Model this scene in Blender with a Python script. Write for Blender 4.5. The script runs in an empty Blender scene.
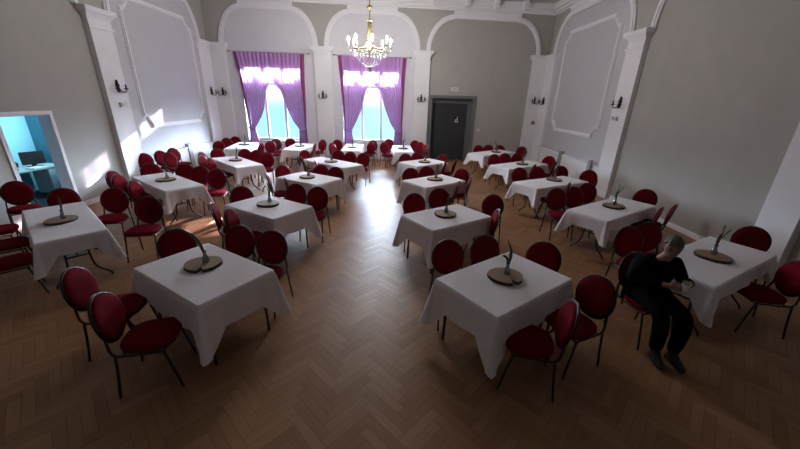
import bpy, bmesh, math, random
from math import sin, cos, pi, radians, atan2, hypot
from mathutils import Vector, Matrix

SC = bpy.context.scene
COL = SC.collection
random.seed(7)

# ------------------------------------------------------------------ camera
FPX, PITCH, ROLL, YAW, CAMZ = 332.2, radians(20.813), radians(1.697), radians(1.192), 2.5
cd = bpy.data.cameras.new('camera')
cam = bpy.data.objects.new('camera', cd)
COL.objects.link(cam)
SC.camera = cam
cd.sensor_width = 36.0
cd.lens = FPX / 800.0 * 36.0
cd.clip_start = 0.05
cd.clip_end = 300
f_ = Vector((sin(YAW) * cos(PITCH), cos(YAW) * cos(PITCH), -sin(PITCH)))
r_ = Vector((cos(YAW), -sin(YAW), 0))
u_ = r_.cross(f_)
# the photograph is turned clockwise by ROLL
r2 = r_ * cos(ROLL) - u_ * sin(ROLL) * -1 * -1
r2 = r_ * cos(ROLL) + u_ * sin(ROLL)
u2 = u_ * cos(ROLL) - r_ * sin(ROLL)
mc = Matrix((r2, u2, -f_)).transposed().to_4x4()
mc.translation = (0, 0, CAMZ)
cam.matrix_world = mc

# ------------------------------------------------------------------ exposure, world, sun
SC.view_settings.view_transform = 'Standard'
SC.view_settings.look = 'None'
SC.view_settings.gamma = 1.0
SC.view_settings.use_curve_mapping = False
SC.view_settings.exposure = 0.56
SC.cycles.max_bounces = 10
SC.cycles.diffuse_bounces = 6
SC.cycles.glossy_bounces = 4
SC.cycles.transmission_bounces = 6
SC.cycles.transparent_max_bounces = 12
SC.cycles.sample_clamp_indirect = 6.0
SC.cycles.caustics_reflective = False
SC.cycles.caustics_refractive = False

SKY = 215.0
SUN_DIR = Vector((-0.355, -1.0, -0.388))
SUN_W = 430.0
BULB_W = 780.0

w = bpy.data.worlds.new('sky')
SC.world = w
w.use_nodes = True
nt = w.node_tree
nt.nodes.clear()
tc = nt.nodes.new('ShaderNodeTexCoord')
sx = nt.nodes.new('ShaderNodeSeparateXYZ')
rp = nt.nodes.new('ShaderNodeValToRGB')
mp = nt.nodes.new('ShaderNodeMapRange')
mp.inputs['From Min'].default_value = -0.2
mp.inputs['From Max'].default_value = 0.2
bg = nt.nodes.new('ShaderNodeBackground')
ou = nt.nodes.new('ShaderNodeOutputWorld')
nt.links.new(tc.outputs['Generated'], sx.inputs[0])
nt.links.new(sx.outputs['Z'], mp.inputs['Value'])
nt.links.new(mp.outputs[0], rp.inputs[0])
# the sky is brighter on the sun's side (towards +x) than away from it
mx_ = nt.nodes.new('ShaderNodeMapRange')
mx_.inputs['From Min'].default_value = -0.7
mx_.inputs['From Max'].default_value = 0.7
mx_.inputs['To Min'].default_value = 0.50
mx_.inputs['To Max'].default_value = 1.35
glow = nt.nodes.new('ShaderNodeMix')
glow.data_type = 'RGBA'
glow.blend_type = 'MULTIPLY'
glow.inputs['Factor'].default_value = 1.0
nt.links.new(sx.outputs['X'], mx_.inputs['Value'])
nt.links.new(rp.outputs[0], glow.inputs['A'])
nt.links.new(mx_.outputs[0], glow.inputs['B'])
nt.links.new(glow.outputs['Result'], bg.inputs['Color'])
nt.links.new(bg.outputs[0], ou.inputs[0])
e = rp.color_ramp.elements
# pale cyan ground up to the horizon, then hazy bright sky (values are shares of SKY)
e[0].position = 0.0
e[0].color = (0.50 / SKY, 1.15 / SKY, 1.2 / SKY, 1)
e[1].position = 0.42
e[1].color = (0.62 / SKY, 1.25 / SKY, 1.3 / SKY, 1)
for p_, c_ in ((0.49, (1.3 / SKY, 1.7 / SKY, 1.9 / SKY, 1)), (0.57, (2.2 / SKY, 2.4 / SKY, 2.6 / SKY, 1)), (0.65, (0.36, 0.40, 0.47, 1)), (0.80, (0.78, 0.86, 1.0, 1)), (1.0, (0.76, 0.86, 1.0, 1))):
    q = e.new(p_)
    q.color = c_
bg.inputs['Strength'].default_value = SKY

sd = bpy.data.lights.new('sun', 'SUN')
sd.energy = SUN_W
sd.angle = radians(0.6)
sd.color = (1.0, 0.97, 0.92)
so = bpy.data.objects.new('sun', sd)
COL.objects.link(so)
so.location = (4, 25, 12)
so.rotation_euler = SUN_DIR.to_track_quat('-Z', 'Y').to_euler()

# ------------------------------------------------------------------ materials
def lin(c):
    return tuple((x / 12.92 if x <= 0.04045 else ((x + 0.055) / 1.055) ** 2.4) for x in c)

def mat(name, col, rough=0.6, metal=0.0, noise=0.0, nscale=20.0, bump=0.0, bscale=80.0, emit=None, estr=0.0, spec=0.5, sheen=0.0):
    m = bpy.data.materials.new(name)
    m.use_nodes = True
    n = m.node_tree
    b = n.nodes['Principled BSDF']
    b.inputs['Base Color'].default_value = (*col, 1)
    b.inputs['Roughness'].default_value = rough
    b.inputs['Metallic'].default_value = metal
    b.inputs['Specular IOR Level'].default_value = spec
    if sheen:
        b.inputs['Sheen Weight'].default_value = sheen
    if noise or bump:
        t = n.nodes.new('ShaderNodeTexCoord')
    if noise:
        nz = n.nodes.new('ShaderNodeTexNoise')
        nz.inputs['Scale'].default_value = nscale
        nz.inputs['Detail'].default_value = 4
        r = n.nodes.new('ShaderNodeValToRGB')
        r.color_ramp.elements[0].position = 0.3
        r.color_ramp.elements[1].position = 0.7
        r.color_ramp.elements[0].color = (*[c * (1 - noise) for c in col], 1)
        r.color_ramp.elements[1].color = (*[min(1, c * (1 + noise)) for c in col], 1)
        n.links.new(t.outputs['Object'], nz.inputs['Vector'])
        n.links.new(nz.outputs[0], r.inputs[0])
        n.links.new(r.outputs[0], b.inputs['Base Color'])
    if bump:
        nb = n.nodes.new('ShaderNodeTexNoise')
        nb.inputs['Scale'].default_value = bscale
        bp = n.nodes.new('ShaderNodeBump')
        bp.inputs['Strength'].default_value = bump
        bp.inputs['Distance'].default_value = 0.01
        n.links.new(t.outputs['Object'], nb.inputs['Vector'])
        n.links.new(nb.outputs[0], bp.inputs['Height'])
        n.links.new(bp.outputs[0], b.inputs['Normal'])
    if emit:
        b.inputs['Emission Color'].default_value = (*emit, 1)
        b.inputs['Emission Strength'].default_value = estr
    return m

M_WALL = mat('warm_grey_paint', (0.425, 0.41, 0.385), 0.75, noise=0.03, nscale=3, bump=0.04)
M_WHITE = mat('white_paint', (0.82, 0.82, 0.85), 0.6, noise=0.02, nscale=4)
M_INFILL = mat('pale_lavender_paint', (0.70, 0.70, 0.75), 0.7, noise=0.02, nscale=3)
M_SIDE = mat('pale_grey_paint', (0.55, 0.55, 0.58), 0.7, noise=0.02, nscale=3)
M_CEIL = mat('ceiling_paint', (0.6, 0.6, 0.6), 0.8)
M_DOOR = mat('charcoal_door', (0.035, 0.038, 0.042), 0.5, noise=0.1, nscale=6)
M_DFRAME = mat('grey_door_frame', (0.16, 0.165, 0.175), 0.5)
M_RED = mat('burgundy_fabric', (0.14, 0.004, 0.011), 0.9, noise=0.25, nscale=220, bump=0.25, bscale=500, spec=0.05)
M_FRAME = mat('dark_steel_tube', (0.035, 0.03, 0.032), 0.35, metal=0.6)
M_STEEL = mat('pale_steel', (0.45, 0.44, 0.44), 0.35, metal=0.6)
M_CLOTH = mat('white_linen', (0.81, 0.79, 0.83), 0.8, noise=0.02, nscale=30, bump=0.08, bscale=300, spec=0.2)
M_TABLE = mat('table_board', (0.25, 0.17, 0.1), 0.6)
M_WOODTOP = None
M_BARK = mat('bark', (0.05, 0.032, 0.022), 0.9, noise=0.5, nscale=60, bump=0.8, bscale=90)
M_GREEN = mat('leaf_green', (0.035, 0.085, 0.03), 0.5, noise=0.3, nscale=40)
M_BUD = mat('bud', (0.16, 0.18, 0.06), 0.6)
M_IRON = mat('black_iron', (0.012, 0.011, 0.012), 0.45, metal=0.4)
M_BRASS = mat('pale_brass', (0.22, 0.185, 0.10), 0.4, metal=0.6)
M_BRASSD = mat('aged_brass', (0.20, 0.17, 0.11), 0.35, metal=0.8)
M_CANDLE = mat('candle_sleeve', (0.75, 0.73, 0.66), 0.5)
M_BULB = mat('lit_bulb', (1, 1, 1), 0.5, emit=(1.0, 0.955, 0.91), estr=BULB_W)
M_PLASTIC = mat('white_plastic', (0.7, 0.7, 0.7), 0.4)
M_GREY = mat('grey_pipe_casing', (0.30, 0.32, 0.33), 0.6)
M_ALARM = mat('alarm_red', (0.35, 0.03, 0.025), 0.4)
M_BLACK = mat('black_plastic', (0.01, 0.01, 0.012), 0.4)
M_OFFICE = mat('blue_office_paint', (0.25, 0.50, 0.60), 0.8)
M_OFFICE_SHADE = mat('shaded_office_paint', (0.10, 0.27, 0.36), 0.8)  # office blue darkened: shade of the unlit wall put into the colour
M_OFFLOOR = mat('blue_grey_carpet', (0.05, 0.10, 0.14), 0.9)
M_DESK = mat('pale_desk', (0.45, 0.55, 0.6), 0.5)
M_PAPER = mat('white_paper', (0.8, 0.82, 0.85), 0.7)
M_SKIN = mat('skin', (0.34, 0.19, 0.14), 0.55)
M_HAIR = mat('grey_brown_hair', (0.13, 0.11, 0.10), 0.7, noise=0.3, nscale=120, bump=0.4, bscale=150)
M_NAVY = mat('dark_navy_knit', (0.004, 0.0045, 0.007), 0.9, bump=0.3, bscale=200, spec=0.08)
M_TROUSER = mat('black_trousers', (0.004, 0.004, 0.006), 0.9, spec=0.06)
M_SHOE = mat('black_shoe', (0.010, 0.009, 0.009), 0.4)
M_EYE = mat('dark_eye', (0.02, 0.015, 0.012), 0.3)
M_LIP = mat('lip', (0.26, 0.11, 0.09), 0.5)
M_CONCRETE = mat('concrete', (0.4, 0.42, 0.43), 0.85)

def wood_slice_mat():
    m = mat('cut_wood', (0.20, 0.13, 0.075), 0.65)
    n = m.node_tree
    b = n.nodes['Principled BSDF']
    t = n.nodes.new('ShaderNodeTexCoord')
    wv = n.nodes.new('ShaderNodeTexWave')
    wv.wave_type = 'RINGS'
    wv.rings_direction = 'Z'
    wv.inputs['Scale'].default_value = 22
    wv.inputs['Distortion'].default_value = 2.5
    wv.inputs['Detail'].default_value = 2
    r = n.nodes.new('ShaderNodeValToRGB')
    r.color_ramp.elements[0].color = (0.17, 0.105, 0.062, 1)
    r.color_ramp.elements[1].color = (0.34, 0.225, 0.14, 1)
    n.links.new(t.outputs['Object'], wv.inputs['Vector'])
    n.links.new(wv.outputs[0], r.inputs[0])
    n.links.new(r.outputs[0], b.inputs['Base Color'])
    return m
M_WOODTOP = wood_slice_mat()

def floor_mat():
    m = bpy.data.materials.new('oak_parquet')
    m.use_nodes = True
    n = m.node_tree
    b = n.nodes['Principled BSDF']
    a = n.nodes.new('ShaderNodeAttribute')
    a.attribute_name = 'tone'
    uv = n.nodes.new('ShaderNodeUVMap')
    mapn = n.nodes.new('ShaderNodeMapping')
    mapn.inputs['Scale'].default_value = (3, 45, 1)
    nz = n.nodes.new('ShaderNodeTexNoise')
    nz.inputs['Scale'].default_value = 1.0
    nz.inputs['Detail'].default_value = 5
    add = n.nodes.new('ShaderNodeMath')
    add.operation = 'MULTIPLY_ADD'
    add.inputs[1].default_value = 0.45
    r = n.nodes.new('ShaderNodeValToRGB')
    els = r.color_ramp.elements
    els[0].position = 0.1
    els[0].color = (0.22, 0.098, 0.042, 1)
    els[1].position = 1.0
    els[1].color = (0.385, 0.215, 0.115, 1)
    k = els.new(0.5)
    k.color = (0.295, 0.152, 0.078, 1)
    n.links.new(uv.outputs[0], mapn.inputs['Vector'])
    n.links.new(mapn.outputs[0], nz.inputs['Vector'])
    n.links.new(nz.outputs[0], add.inputs[0])
    n.links.new(a.outputs['Fac'], add.inputs[2])
    n.links.new(add.outputs[0], r.inputs[0])
    n.links.new(r.outputs[0], b.inputs['Base Color'])
    nz2 = n.nodes.new('ShaderNodeTexNoise')
    nz2.inputs['Scale'].default_value = 2.0
    mr = n.nodes.new('ShaderNodeMapRange')
    mr.inputs['To Min'].default_value = 0.36
    mr.inputs['To Max'].default_value = 0.50
    n.links.new(nz2.outputs[0], mr.inputs['Value'])
    n.links.new(mr.outputs[0], b.inputs['Roughness'])
    b.inputs['Specular IOR Level'].default_value = 0.20
    return m
M_FLOOR = floor_mat()
M_GAP = mat('parquet_gap', (0.10, 0.055, 0.028), 0.6)

def glass_mat():
    m = bpy.data.materials.new('clear_pane')
    m.use_nodes = True
    n = m.node_tree
    n.nodes.remove(n.nodes['Principled BSDF'])
    o = n.nodes['Material Output']
    t = n.nodes.new('ShaderNodeBsdfTransparent')
    t.inputs[0].default_value = (0.93, 0.98, 1.0, 1)
    g = n.nodes.new('ShaderNodeBsdfGlossy')
    g.inputs['Roughness'].default_value = 0.02
    mx = n.nodes.new('ShaderNodeMixShader')
    mx.inputs[0].default_value = 0.05
    n.links.new(t.outputs[0], mx.inputs[1])
    n.links.new(g.outputs[0], mx.inputs[2])
    n.links.new(mx.outputs[0], o.inputs[0])
    return m
M_PANE = glass_mat()

def vase_mat():
    m = bpy.data.materials.new('vase_glass')
    m.use_nodes = True
    n = m.node_tree
    n.nodes.remove(n.nodes['Principled BSDF'])
    o = n.nodes['Material Output']
    t = n.nodes.new('ShaderNodeBsdfTransparent')
    t.inputs[0].default_value = (0.86, 0.9, 0.9, 1)
    g = n.nodes.new('ShaderNodeBsdfGlossy')
    g.inputs['Roughness'].default_value = 0.05
    fr = n.nodes.new('ShaderNodeFresnel')
    fr.inputs[0].default_value = 1.6
    mx = n.nodes.new('ShaderNodeMixShader')
    n.links.new(fr.outputs[0], mx.inputs[0])
    n.links.new(t.outputs[0], mx.inputs[1])
    n.links.new(g.outputs[0], mx.inputs[2])
    df = n.nodes.new('ShaderNodeBsdfDiffuse')  # whitish share mixed in to paint highlights on the glass
    df.inputs[0].default_value = (0.8, 0.85, 0.85, 1)
    m3 = n.nodes.new('ShaderNodeMixShader')
    m3.inputs[0].default_value = 0.16
    n.links.new(mx.outputs[0], m3.inputs[1])
    n.links.new(df.outputs[0], m3.inputs[2])
    mx = m3
    n.links.new(mx.outputs[0], o.inputs[0])
    return m
M_GLASS = vase_mat()
M_CRYSTAL = mat('cut_crystal', (0.32, 0.34, 0.36), 0.2)
M_CRYSTAL.node_tree.nodes['Principled BSDF'].inputs['Alpha'].default_value = 0.38

def curtain_mat():
    m = bpy.data.materials.new('purple_sheer')
    m.use_nodes = True
    n = m.node_tree
    n.nodes.remove(n.nodes['Principled BSDF'])
    o = n.nodes['Material Output']
    t = n.nodes.new('ShaderNodeTexCoord')
    vo = n.nodes.new('ShaderNodeTexVoronoi')
    vo.inputs['Scale'].default_value = 9
    r = n.nodes.new('ShaderNodeValToRGB')
    r.color_ramp.elements[0].position = 0.10
    r.color_ramp.elements[1].position = 0.16
    r.color_ramp.elements[0].color = (0.38, 0.14, 0.40, 1)
    r.color_ramp.elements[1].color = (0.54, 0.31, 0.62, 1)
    n.links.new(t.outputs['Object'], vo.inputs['Vector'])
    n.links.new(vo.outputs['Distance'], r.inputs[0])
    d = n.nodes.new('ShaderNodeBsdfDiffuse')
    tl = n.nodes.new('ShaderNodeBsdfTranslucent')
    tp = n.nodes.new('ShaderNodeBsdfTransparent')
    tp.inputs[0].default_value = (0.95, 0.75, 0.95, 1)
    n.links.new(r.outputs[0], d.inputs[0])
    n.links.new(r.outputs[0], tl.inputs[0])
    m1 = n.nodes.new('ShaderNodeMixShader')
    m1.inputs[0].default_value = 0.025
    n.links.new(d.outputs[0], m1.inputs[1])
    n.links.new(tl.outputs[0], m1.inputs[2])
    m2 = n.nodes.new('ShaderNodeMixShader')
    m2.inputs[0].default_value = 0.03
    n.links.new(m1.outputs[0], m2.inputs[1])
    n.links.new(tp.outputs[0], m2.inputs[2])
    n.links.new(m2.outputs[0], o.inputs[0])
    return m
M_CURT = curtain_mat()
M_HEM = mat('plum_hem', (0.30, 0.07, 0.20), 0.8, noise=0.15, nscale=60)

# ------------------------------------------------------------------ mesh helpers
def finish(bm, name, m, parent=None, smooth=False, mw=None):
    bmesh.ops.recalc_face_normals(bm, faces=bm.faces)
    me = bpy.data.meshes.new(name)
    bm.to_mesh(me)
    bm.free()
    ms = m if isinstance(m, (list, tuple)) else [m]
    for x in ms:
        me.materials.append(x)
    if smooth:
        for p in me.polygons:
            p.use_smooth = True
    o = bpy.data.objects.new(name, me)
    COL.objects.link(o)
    if parent:
        o.parent = parent
    if mw is not None:
        o.matrix_world = mw
    return o

def box(bm, x0, x1, y0, y1, z0, z1, fn=None, mi=0):
    vs = [bm.verts.new(fn(x, y, z) if fn else (x, y, z)) for x in (x0, x1) for y in (y0, y1) for z in (z0, z1)]
    for q in ((0, 1, 3, 2), (4, 6, 7, 5), (0, 4, 5, 1), (2, 3, 7, 6), (0, 2, 6, 4), (1, 5, 7, 3)):
        f = bm.faces.new([vs[i] for i in q])
        f.material_index = mi

def smooth_pts(pts, n=4, closed=False):
    P = [Vector(p) for p in pts]
    out = []
    N = len(P)
    rng = range(N) if closed else range(N - 1)
    for i in rng:
        if closed:
            p0, p1, p2, p3 = P[(i - 1) % N], P[i], P[(i + 1) % N], P[(i + 2) % N]
        else:
            p0, p1, p2, p3 = P[max(i - 1, 0)], P[i], P[i + 1], P[min(i + 2, N - 1)]
        for k in range(n):
            t = k / n
            out.append(0.5 * ((2 * p1) + (p2 - p0) * t + (2 * p0 - 5 * p1 + 4 * p2 - p3) * t * t + (3 * p1 - p0 - 3 * p2 + p3) * t ** 3))
    if not closed:
        out.append(P[-1])
    return out

def tube(bm, pts, r, seg=8, closed=False, caps=True, mi=0):
    P = [Vector(p) for p in pts]
    N = len(P)
    rad = r if isinstance(r, (list, tuple)) else [r] * N
    rings = []
    up = None
    for i in range(N):
        if closed:
            t = P[(i + 1) % N] - P[i - 1]
        else:
            t = P[min(i + 1, N - 1)] - P[max(i - 1, 0)]
        if t.length < 1e-9:
            t = Vector((0, 0, 1))
        t.normalize()
        if up is None:
            a = Vector((0, 0, 1)) if abs(t.z) < 0.9 else Vector((1, 0, 0))
            up = (a - t * a.dot(t)).normalized()
        else:
            up = up - t * up.dot(t)
            up.normalize()
        s = t.cross(up)
        rings.append([bm.verts.new(P[i] + (up * cos(2 * pi * k / seg) + s * sin(2 * pi * k / seg)) * rad[i]) for k in range(seg)])
    M = N if closed else N - 1
    for i in range(M):
        a, b = rings[i], rings[(i + 1) % N]
        for k in range(seg):
            f = bm.faces.new((a[k], a[(k + 1) % seg], b[(k + 1) % seg], b[k]))
            f.material_index = mi
    if caps and not closed:
        for rr, z in ((rings[0], 1), (rings[-1], 0)):
            f = bm.faces.new(rr[::-1] if z else rr)
            f.material_index = mi

def lathe(bm, prof, seg=16, c=(0, 0, 0), mi=0, sxy=(1, 1)):
    rings = []
    for r, z in prof:
        if r < 1e-5:
            rings.append([bm.verts.new((c[0], c[1], c[2] + z))])
        else:
            rings.append([bm.verts.new((c[0] + r * sxy[0] * cos(2 * pi * k / seg), c[1] + r * sxy[1] * sin(2 * pi * k / seg), c[2] + z)) for k in range(seg)])
    for a, b in zip(rings, rings[1:]):
        for k in range(seg):
            if len(a) == 1 and len(b) == 1:
                continue
            if len(a) == 1:
                f = bm.faces.new((a[0], b[(k + 1) % seg], b[k]))
            elif len(b) == 1:
                f = bm.faces.new((a[k], a[(k + 1) % seg], b[0]))
            else:
                f = bm.faces.new((a[k], a[(k + 1) % seg], b[(k + 1) % seg], b[k]))
            f.material_index = mi
    return rings

def tag(o, label=None, cat=None, group=None, kind=None):
    if label:
        o['label'] = label
    if cat:
        o['category'] = cat
    if group:
        o['group'] = group
    if kind:
        o['kind'] = kind
    return o

def empty(name, loc, rz=0.0):
    o = bpy.data.objects.new(name, None)
    COL.objects.link(o)
    o.location = loc
    o.rotation_euler = (0, 0, rz)
    o.empty_display_size = 0.1
    return o

def copy_tree(o, parent=None):
    c = o.copy()
    COL.objects.link(c)
    if parent:
        c.parent = parent
    for ch in [x for x in o.children]:
        copy_tree(ch, c)
    return c

NTRIM = [0]
def struct(o):
    o['kind'] = 'structure'
    return o
def trim(bm, m, smooth=False):
    NTRIM[0] += 1
    return struct(finish(bm, 'trim_%d' % NTRIM[0], m, smooth=smooth))

# ------------------------------------------------------------------ the room
XL, XR, YB, SK = -7.044, 6.10, 14.376, 0.0661
YF = -2.6
HC = 6.0
AL = math.atan(SK)
CA, SA = cos(AL), sin(AL)
def BW(u, d, z):      # along the back wall, distance into the room, height
    return (u * CA + d * SA, YB + u * SA - d * CA, z)
def LW(u, d, z):
    return (XL + d, u, z)
def RW(u, d, z):
    return (XR - d, u, z)
def back_y(x):
    return YB + SK * x

UL, UR = XL / CA, XR / CA

# floor: one mesh of parquet blocks laid herringbone over a dark base
def build_floor():
    bm = bmesh.new()
    tone = bm.faces.layers.float.new('tone')
    uvl = bm.loops.layers.uv.new('UVMap')
    W, n = 0.085, 5
    L = W * n
    c45 = math.sqrt(0.5)
    x0, x1, y0, y1 = XL, XR, YF, back_y(XR)
    cx, cy = (x0 + x1) / 2, (y0 + y1) / 2
    R = int(13 / W)
    rnd = random.Random(3)
    g = 0.0016
    for i in range(-R, R):
        for j in range(-R, R):
            t = (i - j) % (2 * n)
            if t == 0:
                a = (i * W, j * W, (i + n) * W, (j + 1) * W)
                horiz = True
            elif t == 2 * n - 1:
                a = (i * W, j * W, (i + 1) * W, (j + n) * W)
                horiz = False
            else:
                continue
            mx, my = (a[0] + a[2]) / 2, (a[1] + a[3]) / 2
            wx, wy = cx + (mx - my) * c45, cy + (mx + my) * c45
            if wx < x0 + 0.02 or wx > x1 - 0.02 or wy < y0 or wy > back_y(wx) - 0.02:
                continue
            pts = [(a[0] + g, a[1] + g), (a[2] - g, a[1] + g), (a[2] - g, a[3] - g), (a[0] + g, a[3] - g)]
            vs = [bm.verts.new((cx + (p - q) * c45, cy + (p + q) * c45, 0)) for p, q in pts]
            f = bm.faces.new(vs)
            f[tone] = 0.16 + rnd.random() ** 1.3 * 0.40
            ox, oy = rnd.random() * 9, rnd.random() * 9
            for lp, (p, q) in zip(f.loops, pts):
                lp[uvl].uv = (p + ox, q + oy) if horiz else (q + ox, p + oy)
    vs = [bm.verts.new(p) for p in ((x0 - 0.3, y0 - 0.3, -0.0015), (x1 + 0.3, y0 - 0.3, -0.0015), (x1 + 0.3, y1 + 0.5, -0.0015), (x0 - 0.3, back_y(x0) + 0.3, -0.0015))]
    f = bm.faces.new(vs)
    f.material_index = 1
    o = finish(bm, 'floor', [M_FLOOR, M_GAP])
    struct(o)
build_floor()

# ceiling with shallow beams
bm = bmesh.new()
box(bm, XL - 0.3, XR + 0.3, YF - 0.3, YB + 1.2, HC, HC + 0.2)
struct(finish(bm, 'ceiling', M_CEIL))

# left wall with the office doorway
DL0, DL1, DLZ = 6.22, 7.16, 2.0
bm = bmesh.new()
for a in ((YF - 0.3, DL0, 0, HC), (DL1, back_y(XL) + 0.5, 0, HC), (DL0, DL1, DLZ, HC)):
    box(bm, XL - 0.22, XL, a[0], a[1], a[2], a[3])
struct(finish(bm, 'wall_left', M_WALL))
bm = bmesh.new()
box(bm, XR, XR + 0.22, YF - 0.3, back_y(XR) + 0.5, 0, HC)
struct(finish(bm, 'wall_right', M_WALL))
bm = bmesh.new()
box(bm, XL - 0.3, XR + 0.3, YF - 0.22, YF, 0, HC)
struct(finish(bm, 'wall_front', M_WALL))

# back wall with two window openings and a door recess
W1 = (-5.98, -3.74)
W2 = (-2.16, 0.16)
WZ0, WZ1 = 0.74, 3.53
DB0, DB1, DBZ = 1.47, 3.18, 2.55
TW = 0.42
bm = bmesh.new()
def bwbox(bm, u0, u1, d0, d1, z0, z1, mi=0):
    box(bm, u0, u1, d0, d1, z0, z1, fn=BW, mi=mi)
cuts = [(UL - 0.3, W1[0]), (W1[1], W2[0]), (W2[1], DB0), (DB1, UR + 0.3)]
for a in cuts:
    bwbox(bm, a[0], a[1], -TW, 0, 0, HC)
for a in (W1, W2):
    bwbox(bm, a[0], a[1], -TW, 0, 0, WZ0)
    bwbox(bm, a[0], a[1], -TW, 0, WZ1, HC)
bwbox(bm, DB0, DB1, -TW, 0, DBZ, HC)
bwbox(bm, DB0, DB1, -TW - 0.1, -TW, 0, DBZ)
struct(finish(bm, 'wall_back', M_WALL))

# mouldings: a flat strip of given width and depth that follows a path on a wall
def strip(bm, fn, pts, w, d0, d1, closed=False):
    N = len(pts)
    L, R = [], []
    for i in range(N):
        if closed:
            a, b, c = pts[i - 1], pts[i], pts[(i + 1) % N]
        else:
            a, b, c = pts[max(i - 1, 0)], pts[i], pts[min(i + 1, N - 1)]
        def nrm(p, q):
            dx, dz = q[0] - p[0], q[1] - p[1]
            l = hypot(dx, dz) or 1
            return (-dz / l, dx / l)
        n1 = nrm(a, b) if a != b else nrm(b, c)
        n2 = nrm(b, c) if b != c else n1
        mx, mz = n1[0] + n2[0], n1[1] + n2[1]
        l2 = mx * mx + mz * mz
        k = 2 / l2 if l2 > 0.3 else 1
        mx, mz = mx * k * w / 2, mz * k * w / 2
        L.append((b[0] + mx, b[1] + mz))
        R.append((b[0] - mx, b[1] - mz))
    rings = []
    for p, q in zip(L, R):
        rings.append([bm.verts.new(fn(*x)) for x in ((p[0], d0, p[1]), (p[0], d1, p[1]), (q[0], d1, q[1]), (q[0], d0, q[1]))])
    M = N if closed else N - 1
    for i in range(M):
        a, b = rings[i], rings[(i + 1) % N]
        for k in range(4):
            bm.faces.new((a[k], a[(k + 1) % 4], b[(k + 1) % 4], b[k]))
    if not closed:
        bm.faces.new(rings[0])
        bm.faces.new(rings[-1][::-1])

def poly(bm, fn, pts, d0, d1):
    a = [bm.verts.new(fn(p[0], d0, p[1])) for p in pts]
    b = [bm.verts.new(fn(p[0], d1, p[1])) for p in pts]
    bm.faces.new(a[::-1])
    bm.faces.new(b)
    N = len(pts)
    for i in range(N):
        bm.faces.new((a[i], a[(i + 1) % N], b[(i + 1) % N], b[i]))

ZS, ZT = 4.22, 5.42
def arch_pts(s0, s1, rx):
    out = []
    for k in range(13):
        t = pi - k / 12 * pi / 2
        out.append((s0 + rx + rx * cos(t), ZS + (ZT - ZS) * sin(t)))
    for k in range(13):
        t = pi / 2 - k / 12 * pi / 2
        out.append((s1 - rx + rx * cos(t), ZS + (ZT - ZS) * sin(t)))
    return out

def arch(fn, s0, s1, rx, infill=None, hole=None):
    P = arch_pts(s0, s1, rx)
    if infill:
        bm = bmesh.new()
        if hole:
            zt = hole[3]
            poly(bm, fn, [(s0, zt)] + P + [(s1, zt)], 0.0, 0.012)
            poly(bm, fn, [(s0 - .1, 0.02), (hole[0], 0.02), (hole[0], zt), (s0 - .1, zt)][::-1], 0.0, 0.012)
            poly(bm, fn, [(hole[1], 0.02), (s1 + .1, 0.02), (s1 + .1, zt), (hole[1], zt)][::-1], 0.0, 0.012)
            poly(bm, fn, [(hole[0], 0.02), (hole[1], 0.02), (hole[1], hole[2]), (hole[0], hole[2])][::-1], 0.0, 0.012)
        else:
            poly(bm, fn, [(s0, 0.02)] + P + [(s1, 0.02)], 0.0, 0.012)
        trim(bm, infill)
    bm = bmesh.new()
    half = len(P) // 2
    for Q in (P[:half], P[half:]):
        strip(bm, fn, Q, 0.17, 0.0, 0.05)
        strip(bm, fn, Q, 0.07, 0.05, 0.075)
    # raised flat lintel between the two quarter arcs
    a, b = P[half - 1][0] - 0.06, P[half][0] + 0.06
    box(bm, a, b, 0.0, 0.09, ZT - 0.06, ZT + 0.12, fn=fn)
    box(bm, a, b, 0.0, 0.12, ZT + 0.12, ZT + 0.20, fn=fn)
    trim(bm, M_WHITE)

arch(BW, -6.52, -3.10, 0.82, M_INFILL, (W1[0], W1[1], WZ0, WZ1))
arch(BW, -2.70, 0.80, 0.88, M_INFILL, (W2[0], W2[1], WZ0, WZ1))
arch(BW, 1.20, 5.62, 0.96)
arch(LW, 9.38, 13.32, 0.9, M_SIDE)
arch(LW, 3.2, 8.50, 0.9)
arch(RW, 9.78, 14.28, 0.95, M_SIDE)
arch(RW, 5.2, 8.98, 0.9)

# pilasters
def pilaster(fn, s0, s1, d=0.12, ztop=4.23, left=True, right=True):
    bm = bmesh.new()
    box(bm, s0, s1, 0, d, 0, 3.80, fn=fn)
    a = 0.03 if left else 0
    b = 0.03 if right else 0
    box(bm, s0 - a, s1 + b, 0, d + 0.03, 3.80, 3.86, fn=fn)
    box(bm, s0, s1, 0, d, 3.86, 4.02, fn=fn)
    N = 6
    for k in range(N):      # flared capital
        z0, z1 = 4.02 + k * 0.02, 4.04 + k * 0.02
        e_ = 0.015 + 0.085 * (k / (N - 1)) ** 1.5
        box(bm, s0 - e_ * (1 if left else 0), s1 + e_ * (1 if right else 0), 0, d + e_, z0, z1, fn=fn)
    e_ = 0.105
    box(bm, s0 - e_ * (1 if left else 0), s1 + e_ * (1 if right else 0), 0, d + e_, 4.14, ztop, fn=fn)
    box(bm, s0 - 0.02 * (1 if left else 0), s1 + 0.02 * (1 if right else 0), 0, d + 0.02, 0, 0.14, fn=fn)
    trim(bm, M_WHITE)
pilaster(LW, 8.62, 9.28)
pilaster(LW, 13.05, 13.92, right=False)
pilaster(RW, 9.02, 9.67)
pilaster(RW, 13.92, 14.78, right=False)
pilaster(RW, 4.55, 5.08)
pilaster(BW, UL, -6.42, left=False)
pilaster(BW, -3.18, -2.54)
pilaster(BW, 0.68, 1.29)
pilaster(BW, 5.44, UR, right=False)

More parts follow.
